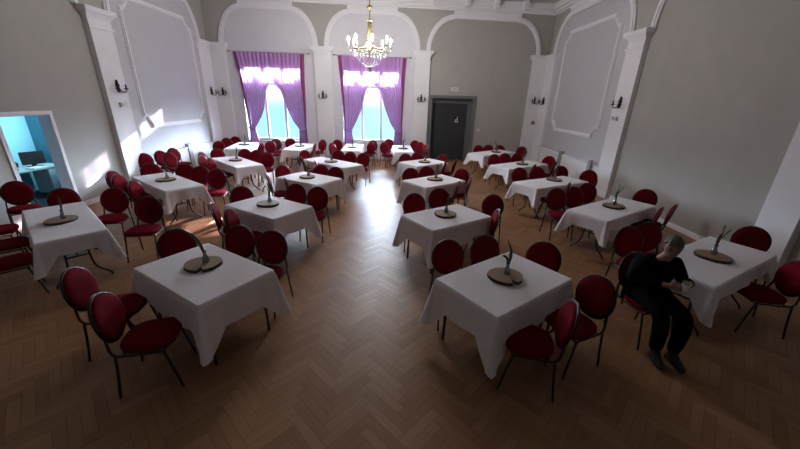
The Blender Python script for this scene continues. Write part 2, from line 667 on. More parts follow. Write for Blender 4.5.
# moulded panel frames with notched corners on the side walls
def panel(fn, s0, s1, z0, z1, n=0.30):
    c = 0.10
    P = [(s0, z0 + n), (s0 + c, z0 + n - 0.03), (s0 + n - 0.03, z0 + c), (s0 + n, z0),
         (s1 - n, z0), (s1 - n + 0.03, z0 + c), (s1 - c, z0 + n - 0.03), (s1, z0 + n),
         (s1, z1 - n), (s1 - c, z1 - n + 0.03), (s1 - n + 0.03, z1 - c), (s1 - n, z1),
         (s0 + n, z1), (s0 + n - 0.03, z1 - c), (s0 + c, z1 - n + 0.03), (s0, z1 - n)]
    bm = bmesh.new()
    strip(bm, fn, P, 0.11, 0.012, 0.035, closed=True)
    strip(bm, fn, P, 0.05, 0.035, 0.06, closed=True)
    trim(bm, M_WHITE)
panel(LW, 9.82, 12.85, 1.56, 4.74)
panel(RW, 10.30, 13.44, 1.55, 4.82)

# low dado casings below the panels, with grey pipe casings at their joints
def dado(fn, s0, s1, z=0.77):
    bm = bmesh.new()
    box(bm, s0, s1, 0, 0.09, 0, z - 0.03, fn=fn)
    box(bm, s0, s1, 0, 0.11, z - 0.03, z, fn=fn)
    trim(bm, M_WHITE)
dado(LW, 9.30, 11.40)
dado(LW, 11.62, 13.02)
dado(RW, 9.70, 12.02)
dado(RW, 12.24, 13.90)
for fn, a in ((LW, 11.41), (RW, 12.03)):
    bm = bmesh.new()
    box(bm, a, a + 0.2, 0, 0.12, 0, 0.88, fn=fn)
    trim(bm, M_GREY)
bm = bmesh.new()
box(bm, 10.00, 10.16, 0.115, 0.18, 0, 0.90, fn=RW)
trim(bm, M_GREY)

# baseboards
def baseboard(name, fn, s0, s1):
    bm = bmesh.new()
    box(bm, s0, s1, 0, 0.018, 0, 0.09, fn=fn)
    box(bm, s0, s1, 0, 0.010, 0.09, 0.11, fn=fn)
    struct(finish(bm, name, M_WHITE))
baseboard('baseboard_left', LW, 7.28, 8.6)
baseboard('baseboard_left_front', LW, YF, 6.1)
baseboard('baseboard_right', RW, 5.1, 9.0)
baseboard('baseboard_right_front', RW, YF, 4.53)
baseboard('baseboard_back', BW, 3.4, 5.42)

# cornice with beam ends along the back wall, plain cornice along the sides
bm = bmesh.new()
for d, z0, z1 in ((0.06, 5.64, 5.70), (0.14, 5.70, 5.78), (0.22, 5.78, 5.98)):
    bwbox(bm, UL, UR, 0, d, z0, z1)
for u in (-5.2, -3.9, -2.6, -1.3, 0.0, 1.3, 2.45, 3.55, 4.65):
    bwbox(bm, u, u + 0.16, 0.2, 0.42, 5.76, 5.99)
    bwbox(bm, u + 0.02, u + 0.14, 0.2, 0.34, 5.70, 5.76)
trim(bm, M_WHITE)
for fn, s1 in ((LW, 13.9), (RW, 14.7)):
    bm = bmesh.new()
    for d, z0, z1 in ((0.06, 5.64, 5.70), (0.14, 5.70, 5.78), (0.22, 5.78, 5.98)):
        box(bm, YF, s1, 0, d, z0, z1, fn=fn)
    trim(bm, M_WHITE)

# windows: three lights with a transom bar and top lights
def window(n, U):
    u0, u1 = U
    bm = bmesh.new()
    D0, D1 = -0.34, -0.26
    fr = 0.07
    for a in ((u0, u0 + fr, WZ0, WZ1), (u1 - fr, u1, WZ0, WZ1), (u0 + fr, u1 - fr, WZ0, WZ0 + fr), (u0 + fr, u1 - fr, WZ1 - fr, WZ1), (u0 + fr, u1 - fr, 2.93, 3.05)):
        bwbox(bm, a[0], a[1], D0, D1, a[2], a[3])
    for k in (1, 2):
        m_ = u0 + (u1 - u0) * k / 3
        bwbox(bm, m_ - 0.045, m_ + 0.045, D0, D1, WZ0 + fr, 2.93)
        bwbox(bm, m_ - 0.09, m_ + 0.09, D0, D1, 3.05, WZ1 - fr)
    fo = struct(finish(bm, 'window_%d' % n, M_WHITE))
    bm = bmesh.new()
    bwbox(bm, u0 + 0.02, u1 - 0.02, -0.302, -0.298, WZ0 + 0.02, WZ1 - 0.02)
    g = finish(bm, 'pane', M_PANE, fo)
    bm = bmesh.new()
    bwbox(bm, u0 - 0.06, u1 + 0.06, -0.25, 0.06, WZ0 - 0.05, WZ0)
    s = finish(bm, 'window_sill', M_WHITE, fo)
    # daylight portal of the opening
    ld = bpy.data.lights.new('window_portal', 'AREA')
    ld.shape = 'RECTANGLE'
    ld.size, ld.size_y = u1 - u0, WZ1 - WZ0
    ld.cycles.is_portal = True
    lo = bpy.data.objects.new('window_portal', ld)
    COL.objects.link(lo)
    lo.location = BW((u0 + u1) / 2, -0.40, (WZ0 + WZ1) / 2)
    lo.rotation_euler = (radians(-90), 0, AL)
window(1, W1)
window(2, W2)

# added slab outside, unseen, that blocks the sun from the lower lights
bm = bmesh.new()
bwbox(bm, -11.0, 9.0, -6.4, -TW - 0.01, 2.98, 3.06)
struct(finish(bm, 'trim_sun_blocker', M_CONCRETE))

# the grey double door in its deep frame
bm = bmesh.new()
for a in ((DB0 - 0.11, DB0, 0, DBZ + 0.11), (DB1, DB1 + 0.14, 0, DBZ + 0.11), (DB0, DB1, DBZ, DBZ + 0.11)):
    bwbox(bm, a[0], a[1], 0, 0.035, a[2], a[3])
for a in ((DB0, DB0 + 0.012, 0, DBZ), (DB1 - 0.012, DB1, 0, DBZ), (DB0, DB1, DBZ - 0.012, DBZ)):
    bwbox(bm, a[0], a[1], -TW + 0.02, 0.0, a[2], a[3])
bwbox(bm, DB0 + 0.01, DB0 + 0.10, -TW + 0.02, -0.30, 0, DBZ - 0.01)
bwbox(bm, DB1 - 0.13, DB1 - 0.01, -TW + 0.02, -0.30, 0, DBZ - 0.01)
bwbox(bm, DB0 + 0.10, DB1 - 0.13, -TW + 0.02, -0.30, 2.36, DBZ - 0.01)
dfr = struct(finish(bm, 'door_1', M_DFRAME))
md = (DB0 + DB1) / 2 - 0.015
for a, b in ((DB0 + 0.105, md - 0.003), (md + 0.003, DB1 - 0.135)):
    bm = bmesh.new()
    bwbox(bm, a, b, -0.39, -0.335, 0.01, 2.355)
    for z0, z1 in ((0.2, 0.95), (1.1, 2.2)):
        bwbox(bm, a + 0.12, b - 0.12, -0.337, -0.325, z0, z1)
    finish(bm, 'door_leaf', M_DOOR, dfr)
bm = bmesh.new()
tube(bm, [BW(md + 0.07, -0.33, 1.05), BW(md + 0.07, -0.28, 1.05), BW(md + 0.19, -0.28, 1.05)], 0.011)
finish(bm, 'door_handle', M_FRAME, dfr)

# doorway to the office: white frame
bm = bmesh.new()
for a in ((DL0 - 0.07, DL0, 0, DLZ + 0.07), (DL1, DL1 + 0.07, 0, DLZ + 0.07), (DL0, DL1, DLZ, DLZ + 0.07)):
    box(bm, a[0], a[1], -0.0, 0.02, a[2], a[3], fn=LW)
for a in ((DL0, DL0 + 0.012, 0, DLZ), (DL1 - 0.012, DL1, 0, DLZ), (DL0, DL1, DLZ - 0.012, DLZ)):
    box(bm, a[0], a[1], -0.22, 0.0, a[2], a[3], fn=LW)
struct(finish(bm, 'door_2', M_WHITE))

# the blue office behind it
OX, OY0, OY1, OZ = -9.25, 4.6, 8.78, 2.7
bm = bmesh.new()
box(bm, OX - 0.1, XL - 0.22, OY0 - 0.1, OY1 + 0.1, -0.1, 0.004)
struct(finish(bm, 'floor_office', M_OFFLOOR))
bm = bmesh.new()
box(bm, OX - 0.1, OX, OY0, OY1 + 0.1, 0, OZ)
struct(finish(bm, 'wall_office_left', M_OFFICE))
bm = bmesh.new()
box(bm, OX, XL - 0.22, OY1, OY1 + 0.1, 0, OZ)
struct(finish(bm, 'wall_office_back', M_OFFICE_SHADE))
bm = bmesh.new()
box(bm, OX, XL - 0.22, OY0 - 0.1, OY0, 0, OZ)
struct(finish(bm, 'wall_office_front', M_OFFICE))
bm = bmesh.new()
box(bm, OX - 0.1, XL - 0.22, OY0 - 0.1, OY1 + 0.1, OZ, OZ + 0.1)
struct(finish(bm, 'ceiling_office', M_CEIL))
ld = bpy.data.lights.new('office_daylight', 'AREA')  # added area light out of view, standing for daylight in the office
ld.shape = 'RECTANGLE'
ld.size, ld.size_y = 0.9, 0.5
ld.energy = 48
ld.color = (0.55, 0.88, 1.0)
lo = bpy.data.objects.new('office_daylight', ld)
COL.objects.link(lo)
lo.location = (-7.85, 8.70, 1.7)
lo.rotation_euler = (radians(-90), 0, radians(-50))
ld.spread = radians(130)

# ------------------------------------------------------------------ wall fittings
def wall_thing(name, fn, s, d, z, label, cat, group=None):
    """Empty on a wall: local x along the wall, y out of the wall."""
    o = empty(name, fn(s, d, z))
    if fn is LW:
        o.rotation_euler = (0, 0, -pi / 2)
    elif fn is RW:
        o.rotation_euler = (0, 0, pi / 2)
    else:
        o.rotation_euler = (0, 0, pi + AL)
    tag(o, label, cat, group)
    return o

def make_sconce(o):
    bm = bmesh.new()
    lathe(bm, [(0, -0.10), (0.025, -0.10), (0.04, -0.05), (0.03, 0.0), (0.045, 0.06), (0.02, 0.12), (0.03, 0.15), (0, 0.19)], 10, c=(0, 0.03, 0))
    finish(bm, 'back_plate', M_IRON, o, True)
    for s in (-1, 1):
        bm = bmesh.new()
        tube(bm, smooth_pts([(0, 0.03, -0.03), (s * 0.05, 0.07, -0.10), (s * 0.12, 0.11, -0.09), (s * 0.14, 0.12, -0.04)], 5), 0.012, 8)
        lathe(bm, [(0, 0), (0.05, 0.015), (0.055, 0.03), (0.02, 0.03), (0, 0.03)], 12, c=(s * 0.14, 0.12, -0.04))
        a = finish(bm, 'arm', M_IRON, o, True)
        bm = bmesh.new()
        lathe(bm, [(0, 0), (0.018, 0), (0.018, 0.04), (0.014, 0.045), (0.02, 0.06), (0.012, 0.085), (0, 0.10)], 10, c=(s * 0.14, 0.12, -0.01))
        finish(bm, 'candle_holder', M_IRON, a, True)
sc_spots = [(LW, 8.97, 0.12, 2.55, 'black iron double wall lamp on the near left white pilaster'),
            (LW, 13.42, 0.12, 2.52, 'black iron wall lamp on left corner pilaster, side-wall face'),
            (BW, -6.68, 0.12, 2.52, 'black iron wall lamp on left corner pilaster, window-wall face'),
            (BW, -2.90, 0.12, 2.51, 'black iron wall lamp on pilaster between the two windows'),
            (BW, 0.99, 0.12, 2.49, 'black iron wall lamp on pilaster beside the grey door'),
            (BW, 5.72, 0.12, 2.53, 'black iron wall lamp on right corner pilaster, door-wall face'),
            (RW, 14.28, 0.12, 2.52, 'black iron wall lamp on right corner pilaster, side-wall face'),
            (RW, 9.36, 0.12, 2.52, 'black iron double wall lamp on the near right white pilaster')]
proto = None
for fn, s, d, z, lab in sc_spots:
    o = wall_thing('wall_lamp', fn, s, d, z, lab, 'wall lamp', 'iron wall lamps')
    if proto is None:
        make_sconce(o)
        proto = o
    else:
        for ch in list(proto.children):
            copy_tree(ch, o)

def plate(name, fn, s, d, z, w_, h_, t_, m, label, cat):
    o = wall_thing(name, fn, s, d, z, label, cat)
    bm = bmesh.new()
    box(bm, -w_ / 2, w_ / 2, 0, t_, -h_ / 2, h_ / 2)
    bmesh.ops.bevel(bm, geom=list(bm.edges), offset=min(0.006, t_ * 0.3), segments=2, affect='EDGES')
    finish(bm, 'housing', m, o)
    return o
for fn, s, lab in ((LW, 9.0, 'small white box under the lamp on near left pilaster'), (RW, 9.42, 'small white box under the lamp on near right pilaster')):
    o = plate('thermostat', fn, s, 0.12, 2.15, 0.22, 0.11, 0.06, M_PLASTIC, lab, 'wall box')
    bm = bmesh.new()
    box(bm, -0.03, 0.08, 0.058, 0.064, -0.03, 0.03)
    finish(bm, 'display', M_STEEL, o)
o = plate('fire_alarm', BW, 5.80, 0.12, 1.68, 0.13, 0.13, 0.05, M_ALARM, 'red fire alarm box on the right corner pilaster', 'fire alarm')
bm = bmesh.new()
box(bm, -0.035, 0.035, 0.049, 0.055, -0.035, 0.035)
finish(bm, 'button_cover', M_BUD, o)
plate('socket_plate', BW, -3.36, 0.012, 0.98, 0.14, 0.18, 0.02, M_PLASTIC, 'white socket plate right of the left window', 'socket')
o = plate('light_switch', BW, 3.50, 0.0, 1.33, 0.09, 0.09, 0.02, M_PLASTIC, 'small white light switch right of the grey door', 'switch')
bm = bmesh.new()
box(bm, -0.025, 0.025, 0.018, 0.026, -0.03, 0.03)
finish(bm, 'rocker', M_WHITE, o)
o = plate('exit_sign', BW, 2.36, 0.0, 2.90, 0.30, 0.14, 0.05, M_PLASTIC, 'small white exit light box above the grey door', 'sign')
bm = bmesh.new()
box(bm, -0.10, 0.10, 0.049, 0.053, -0.018, 0.018)
finish(bm, 'sign_face', M_GREY, o)
# pictogram on the door
o = wall_thing('door_pictogram', BW, 2.62, -0.325, 1.73, 'black and white pictogram plate on the grey door', 'sign')
bm = bmesh.new()
box(bm, -0.10, 0.10, 0, 0.006, -0.14, 0.16)
finish(bm, 'plate', M_BLACK, o)
bm = bmesh.new()
box(bm, -0.09, 0.09, 0.006, 0.009, -0.13, -0.10)
box(bm, -0.055, -0.02, 0.006, 0.009, -0.10, 0.05)
box(bm, -0.02, 0.05, 0.006, 0.009, -0.03, 0.0)
box(bm, 0.03, 0.06, 0.006, 0.009, -0.10, -0.03)
box(bm, -0.055, -0.015, 0.006, 0.009, 0.07, 0.11)
finish(bm, 'figure', M_PAPER, o)

# ------------------------------------------------------------------ curtains
def interp(tab, z):
    T = sorted(tab, key=lambda p: -p[1])
    if z >= T[0][1]:
        return T[0][0]
    for a, b in zip(T, T[1:]):
        if z >= b[1]:
            t = (a[1] - z) / (a[1] - b[1])
            return a[0] + (b[0] - a[0]) * t
    return T[-1][0]

def curtain(outer, inner, label, seed):
    """sheer panel hung on the rod, swept to its tieback and falling below it"""
    rnd = random.Random(seed)
    NZ, NS = 46, 90
    z1, z0 = 3.95, 0.60
    bm = bmesh.new()
    ph = rnd.random() * 6
    rows = []
    for i in range(NZ + 1):
        z = z1 + (z0 - z1) * i / NZ
        a, b = interp(outer, z), interp(inner, z)
        wd = abs(b - a)
        row = []
        for k in range(NS + 1):
            s = k / NS
            u = a + (b - a) * s
            amp = 0.028 + 0.02 * min(1, 0.5 / max(wd, 0.2))
            if z > 3.86:
                amp *= 0.7
            wob = sin(2 * pi * 9 * s + ph + 0.5 * sin(z * 1.7 + 5 * s)) + 0.45 * sin(2 * pi * 4.2 * s + 2 * ph + z * 0.4)
            d_ = (0.09 + 0.03 * (seed % 2)) + amp * wob
            if s < 0.07:
                d_ = 0.02 + (d_ - 0.02) * (s / 0.07) ** 0.5
            row.append(bm.verts.new(BW(u, d_, z)))
        rows.append(row)
    for r0, r1 in zip(rows, rows[1:]):
        for k in range(NS):
            bm.faces.new((r0[k], r0[k + 1], r1[k + 1], r1[k]))
    hem = int(NS * 0.13)          # hem turned back along the outer edge
    off = Vector(BW(0, 0.012, 0)) - Vector(BW(0, 0, 0))
    hr = [[bm.verts.new(v.co + off) for v in row[:hem]] for row in rows]
    for r0, r1 in zip(hr, hr[1:]):
        for k in range(hem - 1):
            f = bm.faces.new((r0[k], r0[k + 1], r1[k + 1], r1[k]))
            f.material_index = 1
    o = finish(bm, 'curtain', [M_CURT, M_HEM], None, True)
    tag(o, label, 'curtain', 'purple curtains')
    zt = 1.20
    a, b = interp(outer, zt), interp(inner, zt)
    bm = bmesh.new()
    pts = []
    for k in range(20):
        t = 2 * pi * k / 20
        pts.append(BW((a + b) / 2 + (abs(b - a) / 2 + 0.03) * cos(t), 0.10 + 0.085 * sin(t), zt + 0.06 * cos(t) * (1 if b > a else -1) * -1))
    tube(bm, pts, 0.02, 6, closed=True)
    finish(bm, 'tieback', M_CURT, o, True)

curtain([(-6.16, 3.95), (-6.02, 2.98), (-5.91, 1.93), (-5.86, 1.25), (-5.90, 0.6)],
        [(-4.84, 3.95), (-4.86, 3.02), (-5.06, 2.62), (-5.21, 1.95), (-5.34, 1.65), (-5.64, 1.20), (-5.50, 0.6)],
        'purple sheer curtain, left panel of the left window', 1)
curtain([(-3.55, 3.95), (-3.59, 3.06), (-3.61, 1.99), (-3.65, 1.3), (-3.62, 0.6)],
        [(-4.88, 3.95), (-4.87, 3.02), (-4.52, 2.63), (-4.33, 1.97), (-4.12, 1.48), (-3.92, 1.20), (-3.98, 0.6)],
        'purple sheer curtain, right panel of the left window', 2)
curtain([(-2.28, 3.95), (-2.23, 3.1), (-2.17, 2.37), (-2.08, 1.33), (-2.12, 0.6)],
        [(-0.98, 3.95), (-0.99, 3.02), (-1.22, 2.73), (-1.39, 2.05), (-1.59, 1.60), (-1.80, 1.20), (-1.72, 0.6)],
        'purple sheer curtain, left panel of the right window', 3)
curtain([(0.37, 3.95), (0.32, 3.18), (0.29, 2.24), (0.25, 1.26), (0.28, 0.6)],
        [(-1.03, 3.95), (-1.0, 3.02), (-0.66, 2.74), (-0.46, 2.07), (-0.24, 1.53), (-0.04, 1.20), (-0.12, 0.6)],
        'purple sheer curtain, right panel of the right window', 4)
for u0, u1, lab in ((-6.28, -3.36, 'thin dark curtain rod above the left window'), (-2.42, 0.52, 'thin dark curtain rod above the right window')):
    o = empty('curtain_rod', BW((u0 + u1) / 2, 0, 3.97))
    o.rotation_euler = (0, 0, AL)
    tag(o, lab, 'curtain rod', 'curtain rods')
    h = (u1 - u0) / 2
    bm = bmesh.new()
    tube(bm, [(-h, -0.10, 0), (h, -0.10, 0)], 0.013, 8)
    finish(bm, 'rod', M_STEEL, o)
    for s in (-1, 1):
        bm = bmesh.new()
        lathe(bm, [(0, -0.03), (0.025, -0.015), (0.028, 0), (0.02, 0.02), (0, 0.03)], 10, c=(s * h, -0.10, 0))
        finish(bm, 'finial', M_FRAME, o, True)
        bm = bmesh.new()
        tube(bm, [(s * (h - 0.12), 0, 0), (s * (h - 0.12), -0.10, 0)], 0.010, 8)
        finish(bm, 'bracket', M_FRAME, o)

# ------------------------------------------------------------------ chandelier
CX, CY = -0.74, 10.0
def chandelier():
    o = empty('chandelier', (CX, CY, HC))
    tag(o, 'lit crystal chandelier with candle bulbs hanging before the right window', 'chandelier')
    zr = 3.68 - HC      # ring height below ceiling
    bm = bmesh.new()
    tube(bm, [(0, 0, 0), (0, 0, 4.72 - HC)], 0.012, 8)
    lathe(bm, [(0, 0), (0.08, -0.0), (0.07, -0.05), (0.02, -0.09), (0, -0.09)], 16)
    finish(bm, 'chain', M_BRASSD, o)
    bm = bmesh.new()
    lathe(bm, [(0.012, 0.08), (0.03, 0.05), (0.075, 0.02), (0.08, 0.0), (0.035, -0.03), (0.02, -0.08), (0.012, -0.11)], 20, c=(0, 0, 4.66 - HC))
    tube(bm, [(0, 0, 4.72 - HC), (0, 0, 3.5 - HC)], 0.012, 8)
    finish(bm, 'canopy', M_BRASS, o, True)
    # waisted basket of bead strings from the crown to the ring
    bm = bmesh.new()
    lathe(bm, [(0.06, 0.0), (0.085, 0.02), (0.09, 0.04), (0.05, 0.055)], 20, c=(0, 0, 4.34 - HC))
    finish(bm, 'crown', M_BRASS, o, True)
    bm = bmesh.new()
    for k in range(18):
        a = 2 * pi * k / 18
        pts = []
        for t, r in ((0, 0.06), (0.2, 0.05), (0.45, 0.055), (0.7, 0.075), (0.85, 0.11), (1.0, 0.16)):
            z = 4.34 + (3.73 - 4.34) * t
            pts.append((r * cos(a), r * sin(a), z - HC))
        tube(bm, smooth_pts(pts, 3), 0.007, 5)
    st = finish(bm, 'bead_strings', M_BRASS, o, True)
    bm = bmesh.new()
    R = 0.44
    pts = [(R * cos(2 * pi * k / 48), R * sin(2 * pi * k / 48), zr) for k in range(48)]
    tube(bm, pts, 0.018, 8, closed=True)
    pts = [(R * cos(2 * pi * k / 48), R * sin(2 * pi * k / 48), zr - 0.05) for k in range(48)]
    tube(bm, pts, 0.010, 8, closed=True)
    for k in range(6):
        a = 2 * pi * k / 6 + 0.3
        tube(bm, [(0, 0, zr - 0.02), (R * cos(a), R * sin(a), zr)], 0.009, 6)
    finish(bm, 'ring', M_BRASSD, o, True)
    for k in range(8):
        a = 2 * pi * k / 8 + 0.18
        c, s = cos(a), sin(a)
        bm = bmesh.new()
        tube(bm, smooth_pts([(R * c, R * s, zr), ((R + .06) * c, (R + .06) * s, zr - 0.05), ((R + .12) * c, (R + .12) * s, zr - 0.01), ((R + .12) * c, (R + .12) * s, zr + 0.06)], 4), 0.010, 6)
        lathe(bm, [(0, 0), (0.045, 0.012), (0.05, 0.025), (0.015, 0.025), (0, 0.025)], 12, c=((R + .12) * c, (R + .12) * s, zr + 0.06))
        ar = finish(bm, 'arm', M_BRASSD, o, True)
        bm = bmesh.new()
        lathe(bm, [(0, 0), (0.014, 0), (0.014, 0.11), (0, 0.11)], 10, c=((R + .12) * c, (R + .12) * s, zr + 0.085))
        finish(bm, 'candle_sleeve', M_CANDLE, ar, True)
        bm = bmesh.new()
        lathe(bm, [(0, 0), (0.012, 0.0), (0.024, 0.03), (0.020, 0.06), (0.009, 0.09), (0, 0.105)], 12, c=((R + .12) * c, (R + .12) * s, zr + 0.197))
        finish(bm, 'bulb', M_BULB, ar, True)
    bm = bmesh.new()
    lathe(bm, [(0, -0.06), (0.03, -0.045), (0.035, 0), (0.02, 0.05), (0, 0.06)], 12, c=(0, -0.12, zr + 0.08))
    finish(bm, 'bulb', M_BULB, o, True)
    # crystal drops
    def drop(c, s):
        bm = bmesh.new()
        lathe(bm, [(0, 0.03 * s), (0.012 * s, 0.01 * s), (0.016 * s, -0.02 * s), (0, -0.06 * s)], 6, c=c)
        return bm
    for k in range(28):
        a = 2 * pi * k / 28
        finish(drop((R * cos(a), R * sin(a), zr - 0.10), 1.3), 'crystal_drop', M_CRYSTAL, o)
    bm = bmesh.new()
    for k in range(20):
        a = 2 * pi * k / 20
        pts = []
        for t in range(7):
            q = t / 6
            r = R * (1 - q) + 0.05 * q
            z = zr - 0.05 - 0.36 * sin(q * pi / 2)
            pts.append((r * cos(a), r * sin(a), z))
        for p in smooth_pts(pts, 2):
            lathe(bm, [(0, 0.014), (0.014, 0), (0, -0.014)], 5, c=tuple(p))
    ks = finish(bm, 'crystal_basket', M_CRYSTAL, o)
    tag(ks, kind='stuff')
    bm = bmesh.new()
    lathe(bm, [(0, 0.03), (0.05, 0.02), (0.05, -0.02), (0.02, -0.05), (0.03, -0.08), (0, -0.12)], 12, c=(0, 0, zr - 0.43))
    finish(bm, 'finial', M_BRASSD, o, True)
chandelier()

# ------------------------------------------------------------------ tables and cloths
SMALL, LARGE = (1.22, 0.80), (1.77, 0.69)
TABLES = {   # centre, direction of the long side, size, how the label calls it
    1: (1.18, 3.05, 35.1, 'S', 'first table right of aisle'),
    5: (0.85, 5.03, 33.5, 'S', 'second table right of aisle'),
    17: (0.92, 7.48, 37.0, 'S', 'third table right of aisle'),
    16: (0.85, 9.81, 38.0, 'S', 'fourth table right of aisle'),
    2: (-1.99, 3.13, -32.3, 'S', 'first table left of aisle'),
    6: (-2.10, 5.34, -31.7, 'S', 'second table left of aisle'),
    11: (-1.93, 7.44, -30.9, 'S', 'third table left of aisle'),
    12: (-1.79, 9.47, -39.4, 'L', 'fourth table left of aisle'),
    3: (-4.71, 4.49, -41.2, 'L', 'long table by office doorway'),
    8: (-4.75, 6.85, -37.5, 'L', 'second table along left wall'),
    9: (-4.37, 9.21, -44.2, 'L', 'third table along left wall'),
    10: (-5.53, 12.28, 98.8, 'L', 'table in left window corner'),
    13: (-3.50, 12.34, 90.8, 'L', 'table at left window'),
    14: (-1.56, 12.54, 91.9, 'L', 'table under left half of right window'),
    15: (0.28, 12.53, 92.3, 'L', 'table under right half of right window'),
    18: (3.50, 12.12, 36.5, 'L', 'long table nearest grey door'),
    19: (3.70, 9.83, 32.9, 'L', 'fourth table along right wall'),
    20: (3.70, 7.65, 27.5, 'L', 'third table along right wall'),
    7: (3.96, 5.69, 32.6, 'L', 'second table along right wall'),
    4: (3.97, 3.67, 28.1, 'L', 'table beside the seated person'),
}
ZTAB = 0.75

def make_table(kind):
    l, w_ = SMALL if kind == 'S' else LARGE
    l -= 0.02
    w_ -= 0.02
    t = empty('dining_table' if kind == 'S' else 'banquet_table', (0, 0, 0))
    bm = bmesh.new()
    box(bm, -l / 2, l / 2, -w_ / 2, w_ / 2, ZTAB - 0.03, ZTAB)
    bmesh.ops.bevel(bm, geom=list(bm.edges), offset=0.006, segments=2, affect='EDGES')
    finish(bm, 'tabletop', M_TABLE, t)
    bm = bmesh.new()
    e_ = 0.07
    for a in ((-l / 2 + e_, l / 2 - e_, -w_ / 2 + e_, -w_ / 2 + e_ + 0.02), (-l / 2 + e_, l / 2 - e_, w_ / 2 - e_ - 0.02, w_ / 2 - e_), (-l / 2 + e_, -l / 2 + e_ + 0.02, -w_ / 2 + e_, w_ / 2 - e_), (l / 2 - e_ - 0.02, l / 2 - e_, -w_ / 2 + e_, w_ / 2 - e_)):
        box(bm, a[0], a[1], a[2], a[3], ZTAB - 0.075, ZTAB - 0.03)
    finish(bm, 'apron', M_FRAME, t)
    for sx_ in (-1, 1):
        for sy_ in (-1, 1):
            bm = bmesh.new()
            if kind == 'S':
                tube(bm, [(sx_ * (l / 2 - 0.09), sy_ * (w_ / 2 - 0.09), ZTAB - 0.035), (sx_ * (l / 2 - 0.08), sy_ * (w_ / 2 - 0.08), 0.0)], 0.016, 8)
            else:
                tube(bm, smooth_pts([(sx_ * (l / 2 - 0.30), sy_ * 0.12, ZTAB - 0.035), (sx_ * (l / 2 - 0.29), sy_ * 0.12, 0.40), (sx_ * (l / 2 - 0.28), sy_ * 0.15, 0.18), (sx_ * (l / 2 - 0.28), sy_ * 0.27, 0.05), (sx_ * (l / 2 - 0.28), sy_ * 0.29, 0.0)], 4), 0.014, 8)
            finish(bm, 'leg', M_FRAME, t, True)
        if kind == 'L':
            bm = bmesh.new()
            tube(bm, [(sx_ * (l / 2 - 0.29), -0.12, 0.38), (sx_ * (l / 2 - 0.29), 0.12, 0.38)], 0.011, 8)
            tube(bm, [(sx_ * (l / 2 - 0.29), 0.0, 0.38), (sx_ * 0.18, 0.0, ZTAB - 0.04)], 0.009, 8)
            finish(bm, 'brace', M_FRAME, t, True)
    return t

def cloth_mesh(kind, seed):
    """square-cut cloth laid over the board: falls straight along the sides, hangs in a pointed fold at each corner"""
    l, w_ = SMALL if kind == 'S' else LARGE
    dl, dw, dc = (0.32, 0.33, 0.54) if kind == 'S' else (0.21, 0.19, 0.40)
    rnd = random.Random(seed)
    bm = bmesh.new()
    r = 0.012
    step = 0.03
    per = []    # (pos, outward normal, base drop, corner distance)
    hl, hw = l / 2, w_ / 2
    def side(p0, p1, n, drop):
        L = hypot(p1[0] - p0[0], p1[1] - p0[1])
        N = max(4, int(L / step))
        for k in range(N):
            t = k / N
            x, y = p0[0] + (p1[0] - p0[0]) * t, p0[1] + (p1[1] - p0[1]) * t
            dc_ = min(t, 1 - t) * L
            per.append((x, y, n[0], n[1], drop, dc_ + r * 0.8, 0.0))
    def corner(cx, cy, a0, d0, d1):
        N = 8
        for k in range(N):
            a = a0 + pi / 2 * k / N
            q = abs(k / N - 0.5) * 2
            per.append((cx + r * cos(a), cy + r * sin(a), cos(a), sin(a), d0 + (d1 - d0) * k / N, q * r * 0.8, 1 - q))
    side((hl, -hw + r), (hl, hw - r), (1, 0), dl)
    corner(hl - r, hw - r, 0, dl, dw)
    side((hl - r, hw), (-hl + r, hw), (0, 1), dw)
    corner(-hl + r, hw - r, pi / 2, dw, dl)
    side((-hl, hw - r), (-hl, -hw + r), (-1, 0), dl)
    corner(-hl + r, -hw + r, pi, dl, dw)
    side((-hl + r, -hw), (hl - r, -hw), (0, -1), dw)
    corner(hl - r, -hw + r, 3 * pi / 2, dw, dl)
    ph = [rnd.random() * 6.28 for _ in range(4)]
    NR = 9
    zt = ZTAB + 0.006
    rings = []
    NP = len(per)
    for j in range(NR + 1):
        t = j / NR
        ring = []
        for i, (x, y, nx, ny, dr, cdist, cf) in enumerate(per):
            sarc = i * step
            cw = math.exp(-(cdist / 0.055) ** 1.4)          # corner fold
            pin = math.exp(-((cdist - 0.19) / 0.075) ** 2)  # cloth drawn in beside the fold
            lin_ = max(0.0, 1 - cdist / (0.20 if kind == 'S' else 0.16))
            D = dr * (1 + 0.03 * sin(sarc * 4 + ph[0]) + 0.012 * sin(sarc * 19 + ph[1])) + (dc - dr) * lin_
            out = 0.018 + 0.035 * lin_ + 0.085 * cf - 0.010 * pin + (0.007 * sin(sarc * 16 + ph[2]) + 0.006 * sin(sarc * 9 + ph[3])) * (1 - lin_)
            if j == 0:
                ring.append(bm.verts.new((x, y, zt)))
                continue
            # rounded fall over the table edge
            o_ = 0.010 + out * t
            z = zt - 0.006 - D * t
            ring.append(bm.verts.new((x + nx * o_, y + ny * o_, z)))
        rings.append(ring)
    for a, b in zip(rings, rings[1:]):
        for i in range(NP):
            bm.faces.new((a[i], b[i], b[(i + 1) % NP], a[(i + 1) % NP]))
    # top sheet, with an inner ring so that the flat part shades flat
    inner = [bm.verts.new((v.co.x * 0.97, v.co.y * 0.97, zt + 0.001)) for v in rings[0]]
    for i in range(NP):
        bm.faces.new((rings[0][i], rings[0][(i + 1) % NP], inner[(i + 1) % NP], inner[i]))
    bm.faces.new(inner)
    bmesh.ops.recalc_face_normals(bm, faces=bm.faces)
    me = bpy.data.meshes.new('tablecloth')
    bm.to_mesh(me)
    bm.free()
    me.materials.append(M_CLOTH)
    for p in me.polygons:
        p.use_smooth = len(p.vertices) < 10
    return me

